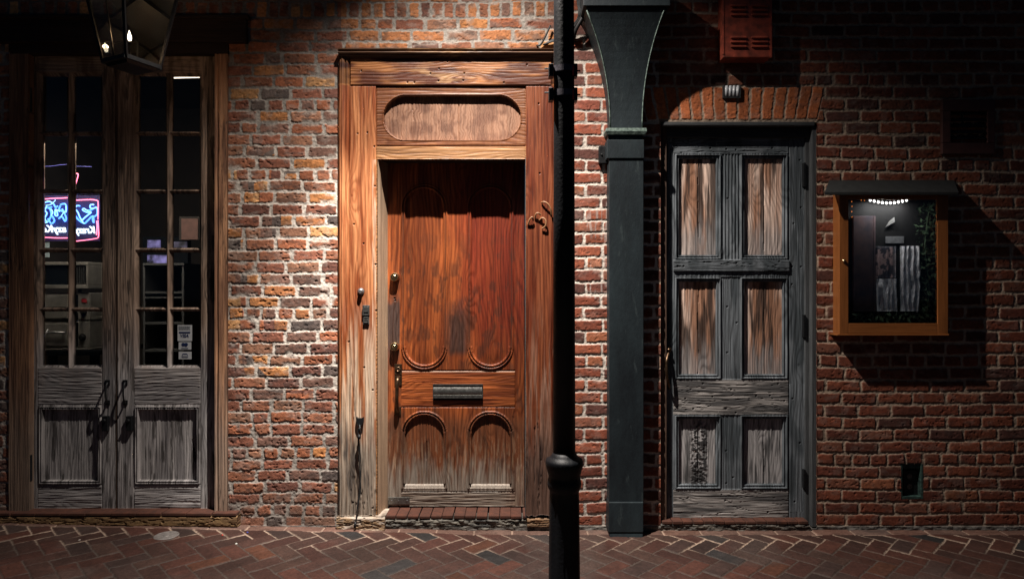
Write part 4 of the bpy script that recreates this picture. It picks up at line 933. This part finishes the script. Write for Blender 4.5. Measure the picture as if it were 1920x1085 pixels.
# ------------------------------------------------------------------ gas lantern top left
LY = -.55
LN = root('gas_lantern', W(250, 132, LY), 'black tapering gas lantern with a small flame hanging before the glazed doors', 'lantern')
# bottom quad (front-left, corner, right, back) and top quad, in photo pixels with depths
B = [W(199, 116, -.60), W(257, 123, -.72), W(293, 131, -.52), W(236, 118, -.40)]
T = [W(172, -30, -.66), W(262, -46, -.86), W(332, -8, -.52), W(240, -12, -.32)]
T[0].z = T[1].z = T[2].z = T[3].z = W(0, -20, -.6).z; B[0].z = B[1].z = B[2].z = B[3].z = W(0, 121, -.58).z
# make a true square frustum about its axis
cB = sum(B, Vector()) / 4; cT = Vector((cB.x, cB.y, T[0].z))
def sq(c, s, a): return [Vector((c.x + s * math.cos(a + k * math.pi / 2), c.y + s * math.sin(a + k * math.pi / 2), c.z)) for k in range(4)]
cB = W(247, 121, -.58); cT = Vector((cB.x, cB.y, W(0, -40, -.58).z)); ang = math.radians(-70)
B = sq(cB, .118, ang); T = sq(cT, .205, ang)
mb = MB()
for k in range(4):
    mb.tube([B[k], T[k]], .0085, 4); mb.tube([B[k], B[(k + 1) % 4]], .013, 4); mb.tube([T[k], T[(k + 1) % 4]], .014, 4)
mb.rings([sq(cB - Vector((0, 0, .006)), .112, ang), sq(cB - Vector((0, 0, .022)), .098, ang)])
mb.tube([(B[0] + B[3]) / 2 + Vector((0, 0, 0)), (T[0] + T[3]) / 2], .003, 4)
mb.build('frame', M['iron'], LN)
mb = MB(); mb.rings([sq(cT + Vector((0, 0, .012)), .235, ang), sq(cT + Vector((0, 0, .15)), .09, ang), sq(cT + Vector((0, 0, .19)), .05, ang)]); mb.build('roof', M['iron'], LN)
mb = MB(); c = cT + Vector((0, 0, .19)); mb.tube(smooth_path([c, c + Vector((0, 0, .12)), c + Vector((0, .15, .25)), Vector((c.x, .02, c.z + .2))], 6), .014, 8); mb.build('bracket', M['iron'], LN)
for k in range(4):
    mb = MB(); ins = .96; q = [B[k], B[(k + 1) % 4], T[(k + 1) % 4], T[k]]; cc = (cB + cT) / 2
    mb.add([cc + (p - cc) * 1.0 - Vector(((p.x - cc.x) * .04, (p.y - cc.y) * .04, 0)) for p in q], [(0, 1, 2, 3)]); mb.build('glass_pane', M['glass'], LN)
fl = W(243.5, 78, -.58)
mb = MB(); mb.lathe(W(244, 108, -.58), (0, 0, 1), [(0, .008), (.002, .0035), (.062, .003), (.064, .006), (.072, .006), (.078, .003)], 12); mb.build('burner', M['iron'], LN)
mb = MB(); mb.lathe(fl + Vector((0, 0, -.003)), (-.06, 0, 1), [(0, .0015), (.008, .007), (.020, .0092), (.034, .007), (.048, .003), (.056, .0002)], 16); mb.build('flame', emis('flame', (1, .82, .58), 5), LN, smooth=True)
pl = bpy.data.lights.new('flame_light', 'POINT'); pl.energy = 3.5; pl.color = (1, .6, .3); pl.shadow_soft_size = .01; po = bpy.data.objects.new('flame_light', pl); col.objects.link(po); po.location = fl + Vector((0, 0, .03))

# ------------------------------------------------------------------ cast-iron pilaster with flared capital
PL = root('iron_pilaster', W(1175, 1008, 0), 'dark green cast metal pilaster with a flaring capital between the two right doors', 'pilaster')
def sec(xl, xr, py, d): a = W(xl, py, -d); b = W(xr, py, -d); return [Vector((a.x, .01, a.z)), Vector((a.x, -d, a.z)), Vector((b.x, -d, a.z)), Vector((b.x, .01, a.z))]
mb = MB(); prof = []
for i in range(15):
    t = i / 14; py = 20 + 220 * t; e = (1 - t) ** 2.1
    prof.append(sec(1143 - 43 * e - 1 * (1 - t), 1205 + 41 * e, py, .085 + .125 * (1 - t) ** 1.9))
mb.rings(prof); mb.build('capital', M['patina'], PL)
mb = MB()
for sx in (0, 1):     # raised lip along the flaring edges
    pts = []
    for i in range(15):
        t = i / 14; py = 20 + 220 * t; e = (1 - t) ** 2.1; d = .085 + .125 * (1 - t) ** 1.9
        pts.append(W((1144 - 44 * e) if sx == 0 else (1204 + 41 * e), py, -d - .001))
    mb.tube(pts, .0035, 6)
mb.build('edge_bead', M['patina_lt'], PL, smooth=True)
mb = MB(); mb.rings([sec(1094, 1257, -60, .225), sec(1094, 1257, 11, .225)]); mb.rings([sec(1099, 1250, 11, .212), sec(1099, 1250, 20, .212)]); mb.build('abacus', M['patina'], PL, bevel=.003)
mb = MB(); mb.rings([sec(1137, 1212, 240, .098), sec(1136, 1213, 246, .100), sec(1138, 1210, 252, .094)]); mb.build('astragal', M['patina_lt'], PL)
mb = MB(); mb.rings([sec(1138, 1208, 262, .092), sec(1138, 1208, 297, .092)]); mb.rings([sec(1140, 1205, 252, .080), sec(1140, 1205, 262, .080)]); mb.build('neck', M['patina'], PL, bevel=.003)
mb = MB(); mb.rings([sec(1142, 1207, 297, .085), sec(1142, 1207, 941, .085)]); mb.build('shaft', M['patina'], PL, bevel=.004)
mb = MB(); mb.rings([sec(1141.5, 1206.5, 941, .096), sec(1141, 1206.5, 998, .106)]); mb.rings([sec(1142, 1206, 998, .102), sec(1144, 1205.5, 1012, .114)]); mb.build('base', M['patina'], PL, bevel=.004)
mb = MB(); mb.pbox(1123, 1139, 274, 306, -.03, .01); mb.lathe(W(1128, 290, -.03), (0, -1, 0), [(0, .006), (.006, .005), (.006, 0)], 8); mb.build('wall_bracket', M['iron'], PL, bevel=.003)

# ------------------------------------------------------------------ street pole
PY_ = -.95
PO = root('lamp_post', Vector((W(1057, 0, PY_).x, PY_, -1.36)), 'tall black cast iron post standing on the pavement before the varnished door', 'post')
cx = W(1058, 0, PY_).x; g = -1.36
def pz(py): return W(0, py, PY_).z - g
mb = MB(); mb.lathe((cx, PY_, g), (-.0006, 0, 1), [(pz(858), .0465), (pz(400), .0445), (pz(0), .0420), (pz(-400), .0400)], 32); mb.build('shaft', M['pole'], PO, smooth=True)
base_prof = [(0, .110), (.04, .110), (.05, .095), (.09, .075), (.12, .066), (pz(935), .062), (pz(922), .0605), (pz(917), .0625), (pz(913), .068), (pz(906), .0705), (pz(899), .069), (pz(894), .065), (pz(890), .0655), (pz(884), .070), (pz(876), .0745), (pz(870), .078), (pz(864), .078), (pz(860), .075), (pz(857), .062), (pz(853), .054), (pz(847), .046)]
nb = 32; mb = MB(); rs = []
for (d, r) in base_prof:
    rs.append([Vector((cx + math.cos(2 * math.pi * j / nb) * r * (1 - (.09 if (j % 4 == 0 and d < pz(920) and d > .1) else 0)), PY_ + math.sin(2 * math.pi * j / nb) * r * (1 - (.09 if (j % 4 == 0 and d < pz(920) and d > .1) else 0)), g + d)) for j in range(nb)])
mb.rings(rs); mb.build('base', M['pole'], PO, smooth=True)
strapm = simple('violet_grey_strap', (.12, .11, .13), .35, .6, .4, 60)
for py in (131, 176):
    z = W(0, py, PY_).z
    mb = MB(); rr = .0445
    rs = []
    for j in range(25):
        a = math.pi + math.pi * j / 24; rs.append([Vector((cx + math.cos(a) * r_, PY_ + math.sin(a) * r_, z + h)) for r_, h in ((rr, -.013 + .004 * math.sin(a)), (rr + .003, -.013 + .004 * math.sin(a)), (rr + .003, .012 + .004 * math.sin(a)), (rr, .012 + .004 * math.sin(a)))])
    mb.rings(rs); mb.build('strap', strapm, PO)
    for (xa, xb, ta, tb, o_) in ((1029, 1038, 1021, 1034, -2), (1076, 1083, 1078, 1088, 2)):
        mb = MB(); mb.pbox(xa, xb, py - 12, py + 12, PY_ - .03, PY_ + .01); cl_ = mb.build('clamp', M['iron'], PO, bevel=.002)
        mb = MB(); mb.tube([W(ta, py + o_, PY_), W(tb, py + o_, PY_)], .0035, 8); mb.build('bolt', M['iron'], cl_)
    mb = MB(); mb.pbox(1073, 1076.5, py - 8, py + 9, PY_ - .036, PY_ - .02); mb.build('red_reflection_tab', simple('red_reflection', (.45, .02, .03), .4), PO)  # red reflection on the strap, built as a coloured tab

# ------------------------------------------------------------------ cables behind the post
mb = MB()
rnd = random.Random(3)
for i in range(9):
    o = i * 2.2; pts = [(1078 + o * .9, -60, -.05), (1082 + o * .7, 0, -.06), (1086 + o * .3 + rnd.uniform(-2, 2), 25, -.07), (1078 + rnd.uniform(-3, 3), 44 + o * .5, -.05), (1062, 62 + o * .4, -.03), (1030 - i, 78 + i * .6, -.02), (1022, 84, -.01)]
    mb.tube(smooth_path([W(*p) for p in pts], 6), .0038, 7)
mb.tube(smooth_path([W(1032, 48, -.03), W(1024, 66, -.03), W(1014, 84, -.02), (W(1006, 86, -.01))], 5), .005, 7)
mb.tube(smooth_path([W(1060, 84, -.02), W(1080, 78, -.02), W(1098, 72, -.03), W(1114, 67, -.03)], 5), .003, 7)
mb.tube(smooth_path([W(1100, -20, -.05), W(1100, 14, -.08), W(1092, 34, -.08), W(1080, 56, -.06), W(1076, 72, -.03)], 5), .011, 9)
tag(mb.build('cable_bundle', M['black'], None, W(1080, 60, -.05), smooth=True), 'tangle of black cables fixed to the bricks behind the black post', 'cable')

# ------------------------------------------------------------------ red louvred box
RB = root('louvred_box', W(1401, 108, 0), 'rusty red louvred metal box mounted on the brick above the grey door', 'vent box')
mb = MB(); mb.pbox(1356, 1446, -70, 108, -.090, 0.005); mb.build('body', M['redbox'], RB, bevel=.004)
mb = MB(); mb.pbox(1354.5, 1358, -72, 102, -.093, -.086); mb.build('side_flange', M['redbox'], RB); mb = MB(); mb.pbox(1444, 1447.5, -72, 108, -.093, -.086); mb.build('side_flange', M['redbox'], RB)
for x0, x1 in ((1370, 1399), (1409, 1439)):
    for py in (12, 20.5, 29, 71.5, 80, 88.5, -40, -31, -22):
        mb = MB(); a = W(x0, py, -.090); b = W(x1, py, -.090); h = .011
        mb.add([(a.x, -.090, a.z + h), (b.x, -.090, a.z + h), (b.x, -.100, a.z - .002), (a.x, -.100, a.z - .002), (a.x, -.090, a.z - .004), (b.x, -.090, a.z - .004)], [(0, 3, 2, 1), (3, 4, 5, 2), (0, 4, 3), (1, 2, 5)])
        mb.build('louvre', M['redbox'], RB)

# ------------------------------------------------------------------ notice case
NC = root('notice_case', W(1667, 628, 0), 'honey coloured wooden display case with a glass door and shingled roof on the brick wall', 'display case')
zf = -.085
mb = MB(); a = W(1558, 0, 0).x; 
k = (D + zf) / D
def nb_(x0, x1, y0, y1, f, b): mb.pbox(x0, x1, y0, y1, f, b)
mb.pbox(1574, 1584.5, 358, 626, zf + .012, .004); mb.build('side_board', M['oak_v'], NC, bevel=.002); mb = MB(); mb.pbox(1767, 1778, 358, 626, zf + .012, .004); mb.build('side_board', M['oak_v'], NC, bevel=.002)
mb = MB(); mb.pbox(1584.6, 1766.9, 616, 626, zf + .012, .004); mb.build('bottom_board', M['oak_h'], NC, bevel=.002); mb = MB(); mb.pbox(1584.6, 1766.9, 358, 367, zf + .012, .004); mb.build('top_board', M['oak_h'], NC, bevel=.002); mb = MB(); mb.pbox(1570, 1780, 626.2, 629, zf - .004, .004); mb.build('bottom_trim', M['oak_h'], NC, bevel=.002)
mb = MB(); mb.pbox(1574, 1591, 366, 626, zf, zf + .0115); mb.build('door_stile', M['oak_v'], NC, bevel=.002); mb = MB(); mb.pbox(1758, 1778, 366, 626, zf, zf + .0115); mb.build('door_stile', M['oak_v'], NC, bevel=.002)
mb = MB(); mb.pbox(1591.2, 1757.8, 606, 625.5, zf, zf + .0115); mb.build('door_rail', M['oak_h'], NC, bevel=.002); mb = MB(); mb.pbox(1591.2, 1757.8, 360, 374, zf, zf + .0115); mb.build('door_rail', M['oak_h'], NC, bevel=.002)
mb = MB(); mb.pbox(1590, 1760, 373, 607, zf + .004, zf + .007); mb.build('glass', M['glass'], NC)
mb = MB(); mb.pbox(1585, 1766, 367, 616, -.014, .004); mb.build('back_board', simple('black_felt', (.004, .004, .005), .9), NC)
mb = MB(); mb.lathe(W(1582, 489, zf), (0, -1, 0), [(0, .010), (.005, .009), (.009, .006), (.009, 0)], 16); mb.build('lock', M['brass'], NC)
mb = MB(); v = [W(1546, 360, -.135), W(1798, 360, -.135), Vector((W(1790, 0, 0).x, .006, W(0, 336).z)), Vector((W(1556, 0, 0).x, .006, W(0, 336).z))]
v2 = [p - Vector((0, 0, .018)) for p in v]; mb.rings([v2, v]); mb.build('roof', M['slate'], NC, bevel=.003)
# street reflections in the glass, built as solid contents
cz = -.016
def pleats(x0, x1, y0, y1, seed, colr, name, label):
    def fn(X, Y):
        H = .006 + .008 * np.sin((X + (fbm(X / 20, Y / 60, seed) - .5) * 14) * .75) * .6 + (fbm(X / 6, Y / 30, seed + 1) - .5) * .012
        C = full(colr, X) * (.75 + .5 * fbm(X / 5, Y / 12, seed + 2)[..., None]); return H, C, np.zeros(X.shape, int)
    o = relief(x0, x1, y0, y1, 1.0, fn, {0: (name, M['paver'], None)}, None, cz, .002, loc=W((x0 + x1) / 2, y1, cz))[0]
    tag(o, label, 'curtain', 'reflected pleated cloths in the display case')
cl = bpy.data.lights.new('case_fill_light', 'AREA'); cl.shape = 'RECTANGLE'; cl.size = .22; cl.size_y = .02; cl.energy = 1.0; cl.color = (1, .93, .86); co = bpy.data.objects.new('case_fill_light', cl); col.objects.link(co); co.location = W(1664, 379, -.058); co.rotation_euler = (math.radians(12), 0, 0)  # unseen fill light added to brighten what the case holds
pleats(1642, 1680, 522, 583, 401, (.8, .8, .84), 'reflected_cloth', 'pale grey pleated cloth low on the left of the pair, a reflection built solid in the display case')
pleats(1688, 1723, 461, 583, 402, (.8, .8, .84), 'reflected_cloth', 'tall pale pleated cloth on the right of the pair, a reflection built solid in the display case')
def pic_fn(X, Y):
    H = .004 + .003 * np.sin(X * .7); n = fbm(X / 8, Y / 10, 410, 3)
    C = mixc(full((.06, .06, .08), X), (.42, .30, .30), sst(.48, .55, n)); C = mixc(C, (.3, .3, .33), ((X > 1672) | (Y < 465)) * .6); return H, C, np.zeros(X.shape, int)
tag(relief(1642, 1679, 461, 520, 1.0, pic_fn, {0: ('reflected_print', M['paver'], None)}, None, cz, .002, loc=W(1660, 520, cz))[0], 'dim pinkish print standing in for a reflection above the short pleated cloth in the display case', 'print')
mb = MB(); mb.pbox(1600, 1637, 405, 584, -.030, -.0145); mb.pbox(1637.5, 1642, 405, 584, -.026, -.0145); tag(mb.build('reflected_panel', simple('mauve_cloth', (.13, .075, .075), .9, 0, .5, 14, col2=(.04, .035, .05)), None, W(1620, 584, -.03), bevel=.002), 'tall dull mauve board standing in for a reflection at the left inside the display case', 'board')
mb = MB(); mb.pbox(1661, 1695, 443, 456, -.020, -.0145); tag(mb.build('reflected_card', simple('grey_card', (.30, .31, .33), .8, 0, .4, 60), None, W(1678, 456, -.012)), 'small grey card with faint lines standing in for a reflection in the centre of the display case', 'card')
mb = MB(); v = [W(1660, 426, -.020), W(1678, 416, -.028), W(1677, 407, -.020), W(1668, 414, -.018)]; mb.rings([[p + Vector((0, .001, 0)) for p in v], v]); tag(mb.build('reflected_paper', simple('bent_paper', (.16, .16, .16), .8), None, W(1670, 426, -.012)), 'small curled triangle of pale paper standing in for a reflection high in the display case', 'paper')
SL = root('reflected_bulbs', W(1663, 377, -.03), 'drooping row of small white bulbs standing in for a reflection across the top of the display case', 'string lights')
wv = [(1598, 374), (1626, 374), (1640, 377.5), (1655, 379.5), (1670, 380), (1685, 379), (1700, 375), (1735, 373)]
mb = MB(); mb.tube(smooth_path([W(a, b - 2.5, -.035) for a, b in wv], 5), .0012, 6); mb.build('wire', M['black'], SL)
bulb = emis('bulb_glow', (1, .93, .86), 5)
for i in range(10):
    t = i / 9; x = 1631 + 68 * t; y = 375.5 + 5.2 * math.sin(t * math.pi); mb = MB(); mb.lathe(W(x, y - 2.5, -.035), (.25, 0, -1), [(0, .002), (.004, .0055), (.010, .006), (.014, .003), (.015, 0)], 10); mb.build('bulb', bulb, SL, smooth=True)
orb = emis('amber_glow', (1, .25, .04), .9); mb = MB()
for (x, y) in ((1597, 377), (1597.5, 386), (1597, 396), (1597.5, 406), (1621, 375), (1615, 374.5)): mb.lathe(W(x, y, -.034), (0, 0, -1), [(0, .001), (.003, .003), (.006, .0005)], 8)
mb.build('amber_bulb', orb, SL)
# foliage reflection, built as a plant inside the case
PT = root('reflected_plant', W(1735, 604, -.02), 'dark leafy trailing plant standing in for a reflection down the right side of the display case', 'plant')
lm = simple('dark_leaf', (.12, .19, .11), .35, 0, .5, 40); mb = MB(); rnd = random.Random(11)
for i in range(420):
    if i < 310: x = 1716 + rnd.random() ** .7 * 40; y = 378 + rnd.random() * 226; 
    else: x = 1602 + rnd.random() * 150; y = 588 + rnd.random() * 15
    if x < 1728 and 458 < y < 585: x += 12
    c = W(min(x, 1755), y, -.020 - rnd.random() * .040); a = rnd.random() * 6.28; s = .006 + rnd.random() * .010; t = rnd.uniform(-.8, .8)
    u = Vector((math.cos(a), math.sin(t) * .5, math.sin(a))) * s; w = Vector((-math.sin(a), math.cos(t) * .5, math.cos(a))) * s * .45
    mb.add([c - u, c + w + Vector((0, -.002, 0)), c + u, c - w], [(0, 1, 2), (0, 2, 3)])
mb.build('leaf', lm, PT)
mb = MB(); mb.tube(smooth_path([W(1735, 604, -.02), W(1742, 540, -.02), W(1734, 460, -.02), W(1744, 380, -.02)], 6), .002, 6); mb.build('stem', lm, PT)

# ------------------------------------------------------------------ vent, outlet
VT = root('wall_vent', W(1817, 288, 0), 'square dull red wall vent with dark slats high at the right', 'vent')
mb = MB(); mb.pbox(1767, 1866, 186, 208, -.022, .01); mb.pbox(1767, 1866, 268, 289, -.022, .01); mb.pbox(1767, 1783, 208.2, 267.8, -.022, .01); mb.pbox(1852, 1866, 208.2, 267.8, -.022, .01); mb.build('frame', M['ventred'], VT, bevel=.003)
mb = MB(); mb.pbox(1783, 1852, 208, 268, -.001, .006); mb.build('backing', M['black'], VT)
for i in range(5):
    py = 213 + i * 11.6; a = W(1783, py, -.015); b = W(1852, py, -.015); mb = MB(); mb.add([(a.x, -.004, a.z + .014), (b.x, -.004, a.z + .014), (b.x, -.017, a.z - .006), (a.x, -.017, a.z - .006), (a.x, -.014, a.z - .008), (b.x, -.014, a.z - .008), (b.x, -.001, a.z + .012), (a.x, -.001, a.z + .012)], [(0, 3, 2, 1), (3, 4, 5, 2), (4, 7, 6, 5), (0, 7, 4, 3), (1, 2, 5, 6), (0, 1, 6, 7)]); mb.build('slat', M['pole'], VT)
EB = root('outlet_box', W(1709, 934, 0), 'sunken green black electrical outlet box with two round sockets low in the wall', 'electrical box')
a = W(1688, 934, 0); b = W(1730, 869, 0); dp = .055; mb = MB()
mb.box((a.x - .004, -.002, a.z - .003), (a.x + .012, dp, b.z + .003)); mb.box((b.x - .010, -.002, a.z - .003), (b.x + .004, dp, b.z + .003)); mb.box((a.x + .012, -.002, a.z - .003), (b.x - .010, dp, a.z + .012)); mb.box((a.x + .012, .008, b.z - .028), (b.x - .010, dp, b.z + .003)); mb.box((a.x, dp, a.z), (b.x, dp + .01, b.z)); mb.build('casing', simple('verdigris_metal', (.05, .10, .085), .5, .3, .6, 50, .4, col2=(.015, .025, .025)), EB, bevel=.002)
mb = MB(); mb.pbox(1694, 1723, 881, 927, .028, .05); mb.build('cover_plate', M['iron'], EB, bevel=.002)
for py in (892.5, 911):
    mb = MB(); mb.lathe(W(1705, py, .028), (0, -1, 0), [(0, .015), (.003, .015), (.003, .011), (.001, .010), (.001, 0)], 20); mb.build('socket', M['slot'], EB)

# ------------------------------------------------------------------ things lying on the pavement
def onground(px, py):
    # ray through the pixel onto the pavement
    dx = (px - 960) * S / D; dz = (542.5 - py) * S / D; z0_ = float(gz(0)); t = z0_ / dz
    for _ in range(4): x = dx * t; t = (float(gz(x)) + .006) / dz
    return Vector((dx * t, -D + t, float(gz(dx * t)) + .006))
p = onground(312, 1004); mb = MB(); mb.lathe(p - Vector((0, 0, .006)), (0, 0, 1), [(0, .062), (.009, .062), (.011, .058), (.0095, .052), (.0095, .016), (.011, .014), (.011, 0)], 32)
tag(mb.build('drain_cover', simple('grey_metal_cover', (.22, .20, .19), .5, .3, .4, 60), None, p - Vector((0, 0, .006))), 'small round grey metal cover set in the herringbone pavement before the glazed doors', 'cover')
for (px, py, s, c, lab) in ((443, 1020, .007, (.6, .6, .55), 'white crumpled scrap of litter on the pavement, nearest the bottom of the picture'), (149, 1013, .007, (.35, .3, .27), 'pale scrap of litter on the dark pavement at the far left'), (417, 1003.5, .006, (.6, .05, .03), 'tiny red bit of litter on the pavement left of the varnished door'), (464, 998, .005, (.06, .08, .4), 'tiny blue bit of litter on the pavement near the brick wall')):
    p = onground(px, py); mb = MB(); r_ = random.Random(int(px))
    rs = [[p + Vector((math.cos(j * 1.05) * s * (1 - abs(i - 1) * .4) * r_.uniform(.7, 1.3), math.sin(j * 1.05) * s * (1 - abs(i - 1) * .4) * r_.uniform(.7, 1.3), i * s * .5)) for j in range(6)] for i in range(3)]
    mb.rings(rs); tag(mb.build('litter_scrap', simple('scrap', c, .7), None, p), lab, 'litter', 'scraps of litter on the pavement')
